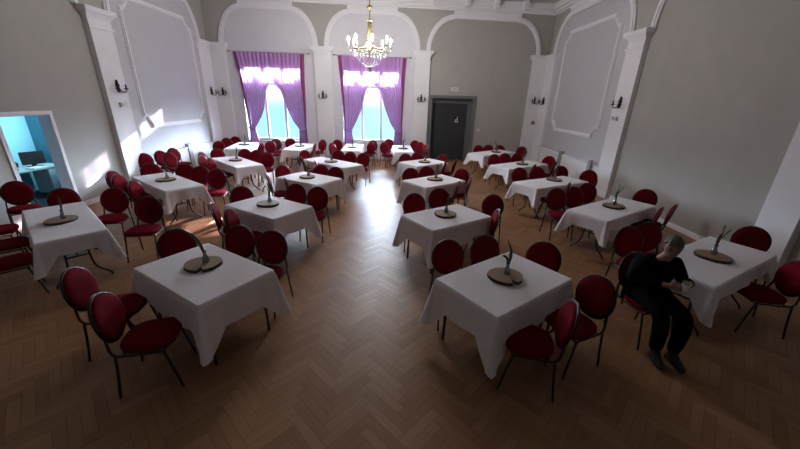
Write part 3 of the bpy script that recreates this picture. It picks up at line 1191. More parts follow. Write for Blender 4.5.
tproto = {'S': make_table('S'), 'L': make_table('L')}
tused = {'S': False, 'L': False}
cmesh = {'S': [cloth_mesh('S', k) for k in range(4)], 'L': [cloth_mesh('L', 10 + k) for k in range(4)]}
for n_, (k, (x, y, a, kind, nick)) in enumerate(TABLES.items()):
    t = tproto[kind] if not tused[kind] else copy_tree(tproto[kind])
    tused[kind] = True
    t.location = (x, y, 0)
    t.rotation_euler = (0, 0, radians(a))
    what = 'square dining table' if kind == 'S' else 'long folding banquet table'
    tag(t, 'dark-legged %s under white cloth, the %s' % ('table' if kind == 'S' else 'folding table', nick), 'table', 'cloth-covered tables')
    c = bpy.data.objects.new('tablecloth', cmesh[kind][n_ % 4])
    COL.objects.link(c)
    c.location = (x, y, 0)
    c.rotation_euler = (0, 0, radians(a + (180 if n_ % 2 else 0)))
    tag(c, 'white tablecloth hanging over the %s' % nick, 'tablecloth', 'white tablecloths')

# ------------------------------------------------------------------ centrepieces
def make_slice(split, seed, r=0.175):
    rnd = random.Random(seed)
    o = empty('wood_slice', (0, 0, 0))
    N = 40
    ph = [rnd.random() * 6.28 for _ in range(3)]
    def rad(a):
        q = 1 + 0.04 * sin(2 * a + ph[0]) + 0.025 * sin(3 * a + ph[1]) + 0.012 * sin(7 * a + ph[2])
        return r * q
    def outline(k):
        a = 2 * pi * k / N
        rr = rad(a)
        if split:      # radial drying crack towards the viewer side
            d = abs((a - 4.9 + pi) % (2 * pi) - pi)
            if d < 0.10:
                rr *= 0.45 + 5.0 * d
        return rr * cos(a), rr * sin(a)
    h = 0.035
    bm = bmesh.new()
    P = [outline(k) for k in range(N)]
    b0 = [bm.verts.new((x, y, 0)) for x, y in P]
    b1 = [bm.verts.new((x * 1.015, y * 1.015, h * 0.5)) for x, y in P]
    b2 = [bm.verts.new((x, y, h - 0.002)) for x, y in P]
    for q0, q1 in ((b0, b1), (b1, b2)):
        for k in range(N):
            bm.faces.new((q0[k], q0[(k + 1) % N], q1[(k + 1) % N], q1[k]))
    bm.faces.new(b0[::-1])
    finish(bm, 'bark', M_BARK, o, True)
    bm = bmesh.new()
    t0 = [bm.verts.new((x * 0.985, y * 0.985, h - 0.002)) for x, y in P]
    t1 = [bm.verts.new((x * 0.96, y * 0.96, h)) for x, y in P]
    for k in range(N):
        bm.faces.new((t0[k], t0[(k + 1) % N], t1[(k + 1) % N], t1[k]))
    c = bm.verts.new((0, 0, h))
    for k in range(N):
        bm.faces.new((t1[k], t1[(k + 1) % N], c))
    finish(bm, 'cut_face', M_WOODTOP, o)
    return o

def make_vase():
    o = empty('bud_vase', (0, 0, 0))
    bm = bmesh.new()
    lathe(bm, [(0, 0), (0.030, 0), (0.034, 0.01), (0.034, 0.045), (0.020, 0.075), (0.016, 0.10), (0.022, 0.125), (0.020, 0.125), (0.013, 0.10), (0.017, 0.075), (0.030, 0.045), (0.030, 0.012), (0, 0.012)], 16)
    finish(bm, 'glass_body', M_GLASS, o, True)
    bm = bmesh.new()
    lathe(bm, [(0, 0.0125), (0.029, 0.0125), (0.029, 0.045), (0, 0.046)], 14)
    finish(bm, 'water', M_GLASS, o, True)
    return o

def leaf(bm, pts, w_, nrm):
    """thin pointed leaf swept along pts"""
    P = smooth_pts(pts, 4)
    N = len(P)
    rows = []
    for i, p in enumerate(P):
        t = i / (N - 1)
        t_ = P[min(i + 1, N - 1)] - P[max(i - 1, 0)]
        s = t_.cross(Vector(nrm)).normalized()
        wd = w_ * (sin(pi * min(1, 0.15 + 0.85 * t)) ** 0.8) + 0.001
        n = s.cross(t_).normalized() * (0.003 + 0.004 * (1 - t))
        rows.append([bm.verts.new(p + s * wd), bm.verts.new(p + n), bm.verts.new(p - s * wd), bm.verts.new(p - n)])
    for a, b in zip(rows, rows[1:]):
        for k in range(4):
            bm.faces.new((a[k], a[(k + 1) % 4], b[(k + 1) % 4], b[k]))
    bm.faces.new(rows[0])
    bm.faces.new(rows[-1][::-1])

def make_stem(style):
    o = empty('flower_stem', (0, 0, 0))
    bm = bmesh.new()
    if style == 'tall':
        tube(bm, smooth_pts([(0, 0, 0.02), (0.004, 0, 0.12), (0.0, 0.0, 0.22)], 4), 0.005, 6)
        leaf(bm, [(0.005, 0, 0.10), (0.02, 0, 0.20), (0.0, 0, 0.30), (-0.045, 0, 0.39)], 0.012, (0, 1, 0))
        leaf(bm, [(0, 0, 0.10), (-0.015, 0, 0.17), (-0.05, 0, 0.205), (-0.075, 0, 0.20)], 0.013, (0, 1, 0))
    elif style == 'lean':
        tube(bm, smooth_pts([(0, 0, 0.02), (-0.01, 0, 0.12), (-0.03, 0, 0.2)], 4), 0.006, 6)
        leaf(bm, [(-0.01, 0, 0.11), (-0.03, 0, 0.20), (-0.09, 0, 0.30), (-0.17, 0, 0.35)], 0.022, (0, 1, 0.3))
    elif style == 'fork':
        tube(bm, smooth_pts([(0, 0, 0.02), (0.005, 0, 0.12), (0.02, 0, 0.22)], 4), 0.007, 6)
        tube(bm, smooth_pts([(0.02, 0, 0.21), (0.015, 0, 0.28), (0.01, 0, 0.36)], 3), 0.006, 6)
        tube(bm, smooth_pts([(0.02, 0, 0.21), (0.06, 0, 0.27), (0.10, 0, 0.33)], 3), 0.006, 6)
        leaf(bm, [(0.005, 0, 0.12), (-0.01, 0, 0.18), (0.0, 0, 0.25), (0.02, 0, 0.27)], 0.016, (0, 1, 0))
    elif style == 'droop':
        tube(bm, smooth_pts([(0, 0, 0.02), (0.0, 0, 0.14), (-0.02, 0, 0.27), (-0.06, 0, 0.26), (-0.09, 0, 0.20)], 4), 0.006, 6)
        leaf(bm, [(0, 0, 0.11), (0.02, 0, 0.2), (0.01, 0, 0.28), (-0.02, 0, 0.35)], 0.014, (0, 1, 0))
    else:
        tube(bm, smooth_pts([(0, 0, 0.02), (0.004, 0, 0.14), (0.02, 0, 0.25)], 4), 0.006, 6)
        leaf(bm, [(0.004, 0, 0.12), (0.02, 0, 0.2), (0.03, 0, 0.27), (0.02, 0, 0.33)], 0.018, (0, 1, 0))
    finish(bm, 'stalk', M_GREEN, o, True)
    bm = bmesh.new()
    tip = {'tall': (0.0, 0, 0.22), 'lean': (-0.03, 0, 0.2), 'fork': (0.01, 0, 0.36), 'droop': (-0.09, 0, 0.19), 'small': (0.02, 0, 0.25)}[style]
    lathe(bm, [(0, -0.018), (0.010, -0.008), (0.011, 0.006), (0.004, 0.022), (0, 0.026)], 8, c=tip)
    finish(bm, 'bud', M_BUD, o, True)
    return o

slices = {False: make_slice(False, 5), True: make_slice(True, 8)}
vase0 = make_vase()
stems = {s: make_stem(s) for s in ('tall', 'lean', 'fork', 'droop', 'small')}
seen = set()
def place(proto, loc, rz):
    o = proto if proto.name not in seen else copy_tree(proto)
    seen.add(proto.name)
    o.location = loc
    o.rotation_euler = (0, 0, rz)
    return o
CENTRE = {1: (0.02, 0.01, 'tall'), 2: (-0.08, 0.04, 'lean'), 3: (0.09, -0.02, 'small'), 4: (0, 0, 'fork'), 5: (0, 0.04, 'small'), 6: (-0.05, 0.03, 'droop'),
          7: (0.05, 0.01, 'fork'), 8: (-0.04, 0, 'small'), 9: (-0.10, 0.03, 'small'), 10: (0.15, -0.04, 'small'), 11: (-0.06, 0, 'tall'), 12: (-0.02, -0.02, 'small'),
          13: (0.1, 0, 'small'), 14: (-0.03, 0.03, 'tall'), 15: (-0.04, 0, 'fork'), 16: (0, -0.03, 'fork'), 17: (0.06, 0.05, 'small'), 18: (0.2, -0.03, 'lean'), 19: (0.1, -0.02, 'fork'), 20: (0.2, 0.08, 'tall')}
STEMLAB = {'tall': 'tall green stem', 'lean': 'broad green leaf leaning sideways', 'fork': 'forked green stem', 'droop': 'drooping green stem with bud', 'small': 'short green stem'}
rr = random.Random(11)
for k, (du, dv, st) in CENTRE.items():
    x, y, a, kind, nick = TABLES[k]
    c, s = cos(radians(a)), sin(radians(a))
    px, py = x + c * du - s * dv, y + s * du + c * dv
    z = ZTAB + 0.0075
    sp = k in (1, 2, 7, 8)
    o = place(slices[sp], (px, py, z), 0.15 if sp else rr.random() * 6.28)
    tag(o, '%sround wood slice on the %s' % ('cracked ' if sp else '', nick), 'wood slice', 'wood slices on the tables')
    o = place(vase0, (px + 0.02, py + 0.03, z + 0.0355), rr.random() * 6.28)
    tag(o, 'small clear glass vase on the %s' % nick, 'vase', 'glass bud vases')
    o = place(stems[st], (px + 0.02, py + 0.03, z + 0.0355), 0.0 if k in (1, 2, 4, 6, 7) else rr.uniform(-0.6, 0.6))
    tag(o, '%s in vase on the %s' % (STEMLAB[st], nick), 'flower', 'stems in the vases')

# ------------------------------------------------------------------ chairs
def make_chair():
    """round-backed banquet chair facing +x, origin on the floor under the seat centre"""
    o = empty('banquet_chair', (0, 0, 0))
    # seat: rounded pad, wider at the front
    bm = bmesh.new()
    N = 28
    def ring(sc, z):
        out = []
        for k in range(N):
            a = 2 * pi * k / N
            ca, sa = cos(a), sin(a)
            ex = 2 / 3.2
            x = 0.215 * math.copysign(abs(ca) ** ex, ca)
            y = 0.215 * math.copysign(abs(sa) ** ex, sa) * (1.0 + 0.10 * ca)
            out.append(bm.verts.new((x * sc, y * sc, z)))
        return out
    R = [ring(0.90, 0.425), ring(0.98, 0.430), ring(1.0, 0.452), ring(0.985, 0.470), ring(0.92, 0.482), ring(0.75, 0.488), ring(0.4, 0.491)]
    for a, b in zip(R, R[1:]):
        for k in range(N):
            bm.faces.new((a[k], a[(k + 1) % N], b[(k + 1) % N], b[k]))
    bm.faces.new(R[0][::-1])
    bm.faces.new(R[-1])
    finish(bm, 'seat', M_RED, o, True)
    # oval back pad, leaning back
    TB = radians(11)
    bc = Vector((-0.285, 0, 0.685))
    nx = Vector((cos(TB), 0, sin(TB)))
    uz = Vector((-sin(TB), 0, cos(TB)))
    ry, rz = 0.193, 0.208
    def bp(y, z, d):
        return bc + Vector((0, y, 0)) + uz * z + nx * d
    bm = bmesh.new()
    N = 32
    prof = [(0.30, -0.022), (0.85, -0.020), (0.97, -0.012), (1.0, 0.0), (0.97, 0.018), (0.85, 0.030), (0.55, 0.037), (0.2, 0.039)]
    rings = []
    for sc, d in prof:
        rings.append([bm.verts.new(bp(ry * sc * cos(2 * pi * k / N), rz * sc * sin(2 * pi * k / N), d + 0.02 * (ry * sc * cos(2 * pi * k / N) / ry) ** 2)) for k in range(N)])
    for a, b in zip(rings, rings[1:]):
        for k in range(N):
            bm.faces.new((a[k], a[(k + 1) % N], b[(k + 1) % N], b[k]))
    bm.faces.new(rings[0][::-1])
    bm.faces.new(rings[-1])
    back = finish(bm, 'backrest', M_RED, o, True)
    # tube: oval hoop around the pad
    bm = bmesh.new()
    r = 0.0115
    pts = [bp((ry + 0.008) * cos(2 * pi * k / 36), (rz + 0.008) * sin(2 * pi * k / 36), 0.02 * cos(2 * pi * k / 36) ** 2 - 0.004) for k in range(36)]
    tube(bm, pts, r, 8, closed=True)
    for s in (-1, 1):      # uprights that run down from the hoop and curl forward under the seat
        q0 = bp(s * (ry + 0.008) * cos(radians(-30)), (rz + 0.008) * sin(radians(-30)), 0.012)
        tube(bm, smooth_pts([tuple(q0), (-0.245, s * 0.185, 0.50), (-0.225, s * 0.195, 0.44), (-0.17, s * 0.20, 0.412), (0.0, s * 0.20, 0.408), (0.16, s * 0.20, 0.408)], 4), r, 8)
    tube(bm, [(0.15, -0.20, 0.408), (0.15, 0.20, 0.408)], 0.009, 8)
    tube(bm, [(-0.16, -0.20, 0.408), (-0.16, 0.20, 0.408)], 0.009, 8)
    finish(bm, 'frame', M_FRAME, o, True)
    bm = bmesh.new()
    pts = [bp(0.055 * cos(2 * pi * k / 16), rz - 0.008 + 0.020 * sin(2 * pi * k / 16), -0.006) for k in range(16)]
    tube(bm, pts, 0.009, 6, closed=True)
    h = finish(bm, 'hand_grip', M_STEEL, o, True)
    for s in (-1, 1):
        bm = bmesh.new()
        tube(bm, smooth_pts([(-0.205, s * 0.205, 0.415), (-0.225, s * 0.212, 0.22), (-0.255, s * 0.222, 0.0)], 3), r, 8)
        finish(bm, 'leg', M_FRAME, o, True)
        bm = bmesh.new()
        tube(bm, smooth_pts([(0.14, s * 0.20, 0.410), (0.185, s * 0.205, 0.20), (0.225, s * 0.21, 0.0)], 3), r, 8)
        finish(bm, 'leg', M_FRAME, o, True)
    return o

# each chair: table, place at the table, point under the top of its back, heading in degrees
CHAIRS = [
    (1, 'left of two on far side of', 0.67, 3.73, 278),
    (1, 'right of two on far side of', 1.16, 3.9, 285),
    (1, 'at far end of', 1.89, 3.71, 232),
    (1, 'front one at near side of', 1.59, 2.39, 165),
    (1, 'rear one at near side of', 2.1, 2.87, 203),
    (2, 'left of two on far side of', -1.99, 4.05, 262),
    (2, 'right of two on far side of', -1.52, 3.9, 262),
    (2, 'at far end of', -2.74, 3.86, 313),
    (2, 'front one at near side of', -2.47, 2.38, 15),
    (2, 'rear one at near side of', -3.08, 2.81, 12),
    (3, 'left of two on far side of', -4.9, 5.69, 286),
    (3, 'right of two on far side of', -3.99, 5.23, 281),
    (3, 'at far end of', -5.71, 5.59, 313),
    (3, 'by the door jamb behind', -6.91, 5.97, 322),
    (4, 'left of two on far side of', 3.32, 4.32, 268),
    (4, 'right of two on far side of', 3.74, 4.53, 268),
    (4, 'at far end of', 5.25, 4.44, 232),
    (4, 'at near side of', 4.69, 3.3, 168),
    (5, 'left of two on far side of', 0.36, 5.81, 275),
    (5, 'right of two on far side of', 0.86, 6.22, 275),
    (5, 'at far end of', 1.85, 5.85, 232),
    (5, 'at near side of', 1.67, 4.96, 175),
    (6, 'left of two on far side of', -1.9, 6.3, 265),
    (6, 'right of two on far side of', -1.44, 6.11, 265),
    (6, 'at far end of', -2.86, 6.01, 313),
    (6, 'rear one at near side of', -2.85, 4.95, 20),
    (6, 'front one at near side of', -2.47, 4.68, 2),
    (7, 'left of three on far side of', 3.26, 6.44, 268),
    (7, 'middle of three on far side of', 3.69, 6.6, 268),
    (7, 'right of three on far side of', 4.17, 6.98, 268),
    (7, 'at far end of', 5.18, 6.55, 232),
    (7, 'front one at near side of', 4.57, 5.31, 140),
    (7, 'rear one at near side of', 4.97, 5.51, 140),
    (8, 'left of three on far side of', -5.03, 7.99, 282),
    (8, 'middle of three on far side of', -4.52, 7.71, 282),
    (8, 'right of three on far side of', -4.0, 7.43, 282),
    (8, 'at far end of', -5.81, 7.91, 313),
    (8, 'rearmost at near side of', -6.0, 6.99, 0),
    (8, 'middle one at near side of', -5.66, 6.69, 0),
    (8, 'front one at near side of', -5.0, 6.22, 5),
    (8, 'against wall, leftmost beyond', -6.91, 9.25, 330),
    (8, 'against wall, second beyond', -6.79, 9.73, 340),
    (8, 'against wall, rightmost beyond', -6.78, 10.29, 340),
    (8, 'tucked between wall chairs beyond', -6.4, 9.51, 340),
    (9, 'left of three on far side of', -4.66, 10.5, 280),
    (9, 'middle of three on far side of', -4.23, 10.3, 280),
    (9, 'right of three on far side of', -3.79, 9.97, 280),
    (9, 'at far end of', -5.49, 10.41, 313),
    (9, 'rearmost at near side of', -5.57, 9.66, 355),
    (9, 'middle one at near side of', -5.27, 9.12, 355),
    (9, 'front one at near side of', -4.9, 8.82, 0),
    (10, 'nearest of three at left side of', -6.28, 12.11, 305),
    (10, 'middle of three at left side of', -6.46, 13.08, 300),
    (10, 'farthest of three at left side of', -6.36, 13.6, 290),
    (10, 'at right side of', -4.68, 11.97, 170),
    (13, 'front one at left side of', -4.63, 12.57, 305),
    (13, 'rear one at left side of', -4.65, 13.28, 290),
    (13, 'at window end of', -4.16, 13.5, 290),
    (13, 'front one at right side of', -2.88, 12.36, 178),
    (13, 'rear one at right side of', -2.83, 13.37, 240),
    (14, 'front one at left side of', -2.34, 12.39, 330),
    (14, 'rear one at left side of', -2.31, 13.49, 295),
    (14, 'front one at right side of', -0.89, 13.0, 235),
    (14, 'rear one at right side of', -0.88, 13.65, 250),
    (15, 'front one at left side of', -0.44, 13.1, 300),
    (15, 'rear one at left side of', -0.29, 14.21, 290),
    (15, 'front one at right side of', 1.2, 12.84, 210),
    (15, 'middle one at right side of', 1.01, 13.42, 230),
    (15, 'rear one at right side of', 0.82, 13.97, 245),
    (11, 'left of two on far side of', -1.83, 8.27, 263),
    (11, 'right of two on far side of', -1.43, 8.03, 263),
    (11, 'at far end of', -2.76, 8.1, 313),
    (11, 'rear one at near side of', -2.75, 7.05, 20),
    (11, 'front one at near side of', -2.3, 6.82, 20),
    (12, 'left of three on far side of', -1.79, 10.74, 260),
    (12, 'middle of three on far side of', -1.39, 10.52, 260),
    (12, 'right of three on far side of', -0.97, 10.32, 260),
    (12, 'at far end of', -2.85, 10.55, 313),
    (12, 'rear one at near side of', -2.61, 9.32, 20),
    (12, 'front one at near side of', -2.13, 8.87, 20),
    (16, 'left of two on far side of', 0.32, 10.41, 275),
    (16, 'right of two on far side of', 0.71, 10.76, 275),
    (16, 'at far end of', 1.52, 10.45, 232),
    (16, 'front one at near side of', 1.46, 9.39, 165),
    (16, 'rear one at near side of', 1.79, 9.65, 160),
    (17, 'left of two on far side of', 0.39, 8.15, 275),
    (17, 'right of two on far side of', 0.81, 8.39, 275),
    (17, 'at far end of', 1.7, 8.2, 232),
    (17, 'front one at near side of', 1.39, 6.91, 168),
    (17, 'rear one at near side of', 1.75, 7.37, 168),
    (18, 'left of three on far side of', 3.2, 12.96, 270),
    (18, 'middle of three on far side of', 3.62, 13.14, 270),
    (18, 'right of three on far side of', 4.07, 13.14, 270),
    (18, 'at far end of', 4.88, 12.9, 232),
    (19, 'left of three on far side of', 3.2, 10.77, 270),
    (19, 'middle of three on far side of', 3.63, 11.05, 270),
    (19, 'right of three on far side of', 4.07, 11.13, 270),
    (19, 'at far end of', 4.96, 10.66, 232),
    (19, 'front one at near side of', 3.91, 9.16, 145),
    (19, 'rear one at near side of', 4.75, 9.72, 145),
    (20, 'left of three on far side of', 3.25, 8.57, 268),
    (20, 'middle of three on far side of', 3.78, 8.73, 268),
    (20, 'right of three on far side of', 4.52, 8.97, 268),
    (20, 'at far end of', 5.05, 8.46, 232),
    (20, 'front one at near side of', 3.83, 7.03, 148),
    (20, 'rear one at near side of', 4.57, 7.29, 140),
    (3, 'rear one at near side of', -5.57, 4.02, 48),
    (3, 'front one at near side of', -5.0, 3.5, 48),
    (3, 'farthest out at near side of', -6.26, 4.53, 40),
    (4, 'holding the person at', 2.81, 3.47, 280),
]
chair0 = make_chair()
first = True
for k, slot, tx, ty, hd in CHAIRS:
    h = radians(hd)
    o = chair0 if first else copy_tree(chair0)
    first = False
    o.location = (tx + 0.335 * cos(h), ty + 0.335 * sin(h), 0)
    o.rotation_euler = (0, 0, h)
    nick = TABLES[k][4]
    lab = 'burgundy chair, %s the %s' % (slot, nick)
    if slot.startswith('holding'):
        lab = 'burgundy chair that the person in dark clothes sits on'
    tag(o, lab, 'chair', 'burgundy round-backed chairs')

# ------------------------------------------------------------------ office furniture
o = empty('office_desk', (-8.72, 7.72, 0.004))
tag(o, 'pale office desk with drawer side seen through the blue doorway', 'desk')
bm = bmesh.new()
box(bm, -0.45, 0.45, -0.75, 0.75, 0.70, 0.73)
finish(bm, 'worktop', M_DESK, o)
for y in (-0.73, 0.70):
    bm = bmesh.new()
    box(bm, -0.42, 0.42, y, y + 0.03, 0, 0.70)
    finish(bm, 'side_panel', M_DESK, o)
bm = bmesh.new()
box(bm, 0.05, 0.42, 0.25, 0.69, 0.10, 0.69)
finish(bm, 'drawer_unit', M_DESK, o)
for z in (0.12, 0.32, 0.51):
    bm = bmesh.new()
    box(bm, 0.42, 0.435, 0.26, 0.68, z, z + 0.17)
    finish(bm, 'drawer_front', M_DESK, o)
o = empty('computer_monitor', (-8.60, 8.02, 0.735), radians(-25))
tag(o, 'black computer monitor on the desk in the blue office', 'monitor')
bm = bmesh.new()
box(bm, -0.02, 0.02, -0.21, 0.21, 0.05, 0.35)
bmesh.ops.bevel(bm, geom=list(bm.edges), offset=0.008, segments=2, affect='EDGES')
finish(bm, 'screen', M_BLACK, o)
bm = bmesh.new()
box(bm, -0.05, -0.02, -0.04, 0.04, 0.0, 0.25)
box(bm, -0.10, 0.10, -0.12, 0.12, 0.0, 0.012)
finish(bm, 'stand', M_BLACK, o)
o = empty('printer', (-8.75, 7.50, 0.735))
tag(o, 'low black printer left of the monitor in the blue office', 'printer')
bm = bmesh.new()
box(bm, -0.18, 0.18, -0.16, 0.16, 0, 0.17)
bmesh.ops.bevel(bm, geom=list(bm.edges), offset=0.02, segments=2, affect='EDGES')
finish(bm, 'case', M_BLACK, o)
bm = bmesh.new()
box(bm, 0.15, 0.26, -0.11, 0.11, 0.04, 0.05)
finish(bm, 'tray', M_PLASTIC, o)
bm = bmesh.new()
box(bm, -0.11, 0.11, -0.15, 0.15, 0, 0.025)
o = finish(bm, 'paper_stack', M_PAPER)
o.location = (-8.38, 7.82, 0.735)
tag(o, 'white paper stack on the desk edge in the blue office', 'papers')

# ------------------------------------------------------------------ the seated person
def skin_mesh(verts, edges, root=0, sub=2):
    bm = bmesh.new()
    ly = bm.verts.layers.skin.verify()
    vs = []
    for i, (p, r) in enumerate(verts):
        v = bm.verts.new(p)
        v[ly].radius = r if isinstance(r, tuple) else (r, r)
        v[ly].use_root = (i == root)
        vs.append(v)
    for a, b in edges:
        bm.edges.new((vs[a], vs[b]))
    me = bpy.data.meshes.new('tmp')
    bm.to_mesh(me)
    bm.free()
    ob = bpy.data.objects.new('tmp', me)
    COL.objects.link(ob)
    ob.modifiers.new('s', 'SKIN').use_smooth_shade = True
    m2 = ob.modifiers.new('u', 'SUBSURF')
    m2.levels = sub
    m2.render_levels = sub
    dg = bpy.context.evaluated_depsgraph_get()
    dg.update()
    res = bpy.data.meshes.new_from_object(ob.evaluated_get(dg))
    bpy.data.objects.remove(ob)
    bpy.data.meshes.remove(me)
    return res

def mesh_obj(me, name, m, parent=None):
    me.name = name
    me.materials.clear()
    me.materials.append(m)
    for p in me.polygons:
        p.use_smooth = True
    o = bpy.data.objects.new(name, me)
    COL.objects.link(o)
    if parent:
        o.parent = parent
    return o

PX, PY, PH = 2.85, 3.16, radians(-94)
def person():
    F = Matrix.Translation((PX, PY, 0)) @ Matrix.Rotation(PH, 4, 'Z')
    # local frame: x forward, y to the person's left
    J = {
        'pel': ((-0.07, 0, 0.57), (0.15, 0.12)), 'abd': ((-0.06, 0, 0.72), (0.14, 0.115)), 'chest': ((0.0, 0.0, 0.875), (0.155, 0.12)),
        'ncb': ((0.055, 0.0, 0.985), (0.075, 0.07)), 'neck': ((0.08, 0.0, 1.045), 0.055), 'skull': ((0.10, 0.0, 1.105), 0.05),
        'shl': ((0.03, 0.165, 0.94), 0.065), 'shr': ((0.03, -0.165, 0.94), 0.065),
        'ell': ((0.05, 0.275, 0.745), 0.045), 'elr': ((0.02, -0.265, 0.735), 0.045),
        'wrl': ((0.265, 0.175, 0.83), 0.030), 'wrr': ((0.255, -0.065, 0.80), 0.030),
        'hdl': ((0.315, 0.125, 0.84), (0.034, 0.022)), 'hdr': ((0.305, -0.01, 0.81), (0.034, 0.022)),
        'hpl': ((0.02, 0.10, 0.555), 0.095), 'hpr': ((0.02, -0.10, 0.555), 0.095),
        'knl': ((0.40, 0.12, 0.525), 0.066), 'knr': ((0.38, -0.09, 0.525), 0.066),
        'anl': ((0.44, 0.09, 0.10), 0.042), 'anr': ((0.42, -0.07, 0.10), 0.042),
        'tol': ((0.56, 0.10, 0.04), 0.035), 'tor': ((0.54, -0.08, 0.04), 0.035),
        'cal': ((0.44, 0.11, 0.36), 0.060), 'car': ((0.42, -0.085, 0.36), 0.060),
    }
    E = [('pel', 'abd'), ('abd', 'chest'), ('chest', 'ncb'), ('ncb', 'neck'), ('neck', 'skull'), ('chest', 'shl'), ('chest', 'shr'),
         ('shl', 'ell'), ('shr', 'elr'), ('ell', 'wrl'), ('elr', 'wrr'), ('wrl', 'hdl'), ('wrr', 'hdr'), ('pel', 'hpl'), ('pel', 'hpr'),
         ('hpl', 'knl'), ('hpr', 'knr'), ('knl', 'cal'), ('knr', 'car'), ('cal', 'anl'), ('car', 'anr'), ('anl', 'tol'), ('anr', 'tor')]
    def build(names, edges, grow, root, sub=2, override=None):
        idx = {n: i for i, n in enumerate(names)}
        vs = []
        for n in names:
            p, r = J[n]
            if override and n in override:
                r = override[n]
            r = r if isinstance(r, tuple) else (r, r)
            vs.append((p, (r[0] + grow, r[1] + grow)))
        return skin_mesh(vs, [(idx[a], idx[b]) for a, b in edges], idx[root], sub)
    thin = {n: tuple(q - 0.035 for q in (J[n][1] if isinstance(J[n][1], tuple) else (J[n][1],) * 2)) for n in ('pel', 'abd', 'chest', 'hpl', 'hpr', 'shl', 'shr')}
    thin.update({n: J[n][1] - 0.012 for n in ('knl', 'knr', 'cal', 'car', 'ell', 'elr')})
    body_me = build(list(J), E, 0.0, 'pel', override=thin)
    # head and fingers joined to the same body mesh
    bm = bmesh.new()
    bm.from_mesh(body_me)
    hb = bmesh.new()
    HM = Matrix.Translation((0.12, 0.0, 1.165)) @ Matrix.Rotation(radians(-24), 4, 'Z') @ Matrix.Rotation(radians(12), 4, 'Y')
    bmesh.ops.create_uvsphere(hb, u_segments=28, v_segments=20, radius=1.0)
    for v in hb.verts:
        x, y, z = v.co
        X, Y, Z = x * 0.095, y * 0.074, z * 0.118
        if z < 0:           # jaw narrows to the chin
            k = 1 - 0.34 * (-z) ** 1.4
            Y *= k
            X = X * (1 - 0.22 * (-z) ** 2) + 0.012 * (-z)
        if x > 0.3:
            # brow, eye hollows, nose, lips
            eye = math.exp(-(((abs(y) - 0.42) / 0.20) ** 2 + ((z - 0.03) / 0.14) ** 2))
            X -= 0.012 * eye
            nose = math.exp(-((y / 0.15) ** 2)) * max(0, 1 - abs((z + 0.20) / 0.30)) * (1.0 if z < 0.0 else 0.7)
            X += 0.024 * nose
            lip = math.exp(-((y / 0.30) ** 2 + ((z + 0.56) / 0.08) ** 2))
            X += 0.006 * lip
        v.co = HM @ Vector((X, Y, Z))
    for s in (-1, 1):   # ears
        r_ = bmesh.ops.create_uvsphere(hb, u_segments=10, v_segments=8, radius=1.0)
        for v in r_['verts']:
            v.co = HM @ Vector((v.co.x * 0.020 - 0.005, s * 0.075 + v.co.y * 0.009, v.co.z * 0.032 - 0.005))
    tmp = bpy.data.meshes.new('tmp')
    hb.to_mesh(tmp)
    hb.free()
    bm.from_mesh(tmp)
    bpy.data.meshes.remove(tmp)
    # five fingers on each hand, curled around the cup
    def hand(c, side, dirx, diry):
        c = Vector(c)
        f = Vector((dirx, diry, 0)).normalized()
        s = Vector((-f.y, f.x, 0)) * side       # towards the thumb
        up = Vector((0, 0, 1))
        for i, ln in enumerate((0.062, 0.072, 0.067, 0.052)):
            b = c + s * 0.0 + up * (0.026 - 0.017 * i) + f * 0.02
            inw = s
            P = [b - f * 0.03, b, b + f * ln * 0.45, b + f * ln * 0.75 + inw * 0.018, b + f * ln * 0.85 + inw * 0.042]
            q = bmesh.new()
            tube(q, smooth_pts(P, 3), [0.0085] * 4 + [0.008] * 5 + [0.0065] * 4, 8)
            m_ = bpy.data.meshes.new('tmp')
            q.to_mesh(m_)
            q.free()
            bm.from_mesh(m_)
            bpy.data.meshes.remove(m_)
        b = c + s * 0.016 + up * 0.018 - f * 0.02
        P = [b, b + s * 0.020 + up * 0.015 + f * 0.02, b + s * 0.030 + up * 0.018 + f * 0.045, b + s * 0.030 + up * 0.014 + f * 0.062]
        q = bmesh.new()
        tube(q, smooth_pts(P, 3), [0.011] * 4 + [0.0095] * 3 + [0.0075] * 3, 8)
        m_ = bpy.data.meshes.new('tmp')
        q.to_mesh(m_)
        q.free()
        bm.from_mesh(m_)
        bpy.data.meshes.remove(m_)
    hand(J['hdl'][0], -1, 0.6, -0.8)
    hand(J['hdr'][0], 1, 0.75, 0.66)
    bm.to_mesh(body_me)
    bm.free()
    body = mesh_obj(body_me, 'person', M_SKIN)
    body.matrix_world = F
    tag(body, 'person in dark clothes sitting with head bowed, holding a white cup', 'person')
    # eyes, brows and lips
    for s in (-1, 1):
        q = bmesh.new()
        r_ = bmesh.ops.create_uvsphere(q, u_segments=10, v_segments=8, radius=0.0105)
        for v in q.verts:
            v.co = HM @ (v.co + Vector((0.074, s * 0.031, 0.004)))
        finish(q, 'eye', M_EYE, body, True)
        q = bmesh.new()
        tube(q, [HM @ Vector((0.083, s * 0.014, 0.026)), HM @ Vector((0.084, s * 0.033, 0.031)), HM @ Vector((0.074, s * 0.050, 0.025))], [0.003, 0.004, 0.002], 6)
        finish(q, 'eyebrow', M_HAIR, body, True)
    q = bmesh.new()
    tube(q, [HM @ Vector((0.083, -0.022, -0.066)), HM @ Vector((0.092, 0, -0.064)), HM @ Vector((0.083, 0.022, -0.066))], [0.003, 0.0055, 0.003], 6)
    finish(q, 'mouth', M_LIP, body, True)
    # hair: short, thick cap with a fringe line
    q = bmesh.new()
    bmesh.ops.create_uvsphere(q, u_segments=36, v_segments=26, radius=1.0)
    kill = []
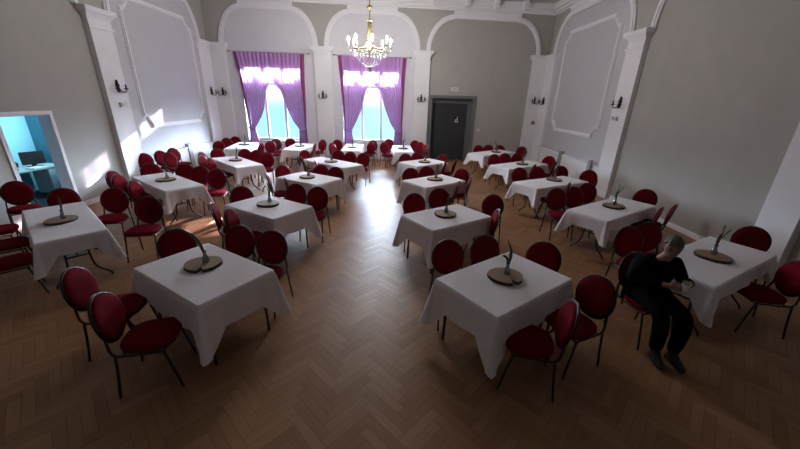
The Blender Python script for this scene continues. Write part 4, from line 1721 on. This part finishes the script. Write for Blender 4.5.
    for v in q.verts:
        x, y, z = v.co
        lim = 0.36 if x > 0.25 else (0.36 - (0.25 - x) * 0.95)
        lim = max(lim, -0.55) + 0.07 * sin(11 * atan2(y, x) + 1) + 0.04 * sin(23 * atan2(y, x))
        if z < lim - 0.06:
            kill.append(v)
            continue
        g = 1.07 + 0.035 * sin(9 * atan2(y, x) + 5 * z) + 0.02 * sin(17 * atan2(y, x))
        v.co = HM @ Vector((x * 0.098 * g - 0.006, y * 0.078 * g, z * 0.118 * g + 0.002))
    bmesh.ops.delete(q, geom=kill, context='VERTS')
    bmesh.ops.solidify(q, geom=list(q.faces), thickness=0.012)
    finish(q, 'hair', M_HAIR, body, True)
    # clothing
    up_names = ['pel', 'hpl', 'hpr', 'abd', 'chest', 'ncb', 'shl', 'shr', 'ell', 'elr', 'wrl', 'wrr']
    sw = build(up_names, [e_ for e_ in E if e_[0] in up_names and e_[1] in up_names], 0.018, 'pel', override={'ncb': (0.07, 0.065), 'pel': (0.165, 0.14), 'hpl': 0.098, 'hpr': 0.098})
    mesh_obj(sw, 'sweater', M_NAVY, body)
    lo = ['pel', 'hpl', 'hpr', 'knl', 'knr', 'cal', 'car', 'anl', 'anr']
    tr = build(lo, [e_ for e_ in E if e_[0] in lo and e_[1] in lo], 0.018, 'pel')
    mesh_obj(tr, 'trousers', M_TROUSER, body)
    for a, b in (('anl', 'tol'), ('anr', 'tor')):
        pa, pb = Vector(J[a][0]), Vector(J[b][0])
        fw = (pb - pa)
        fw.z = 0
        fw.normalize()
        heel = Vector((pa.x, pa.y, 0)) - fw * 0.055
        me = skin_mesh([(heel + Vector((0, 0, 0.045)), (0.040, 0.042)), (heel + fw * 0.09 + Vector((0, 0, 0.055)), (0.044, 0.052)), (heel + fw * 0.18 + Vector((0, 0, 0.040)), (0.050, 0.038)), (heel + fw * 0.25 + Vector((0, 0, 0.032)), (0.040, 0.028)),
                        (pa + Vector((0, 0, 0.05)), (0.052, 0.052))], [(0, 1), (1, 2), (2, 3), (1, 4)], 1)
        mesh_obj(me, 'shoe', M_SHOE, body)
    # the cup between the hands
    cup = empty('cup', F @ Vector((0.345, 0.065, 0.79)))
    tag(cup, 'white cup held in both hands by the seated person', 'cup')
    q = bmesh.new()
    lathe(q, [(0, 0), (0.024, 0), (0.030, 0.02), (0.038, 0.085), (0.035, 0.085), (0.028, 0.02), (0, 0.006)], 20)
    finish(q, 'bowl', M_WHITE, cup, True)
    q = bmesh.new()
    lathe(q, [(0, 0.071), (0.034, 0.071), (0, 0.072)], 20)
    finish(q, 'coffee', M_BARK, cup)
person()
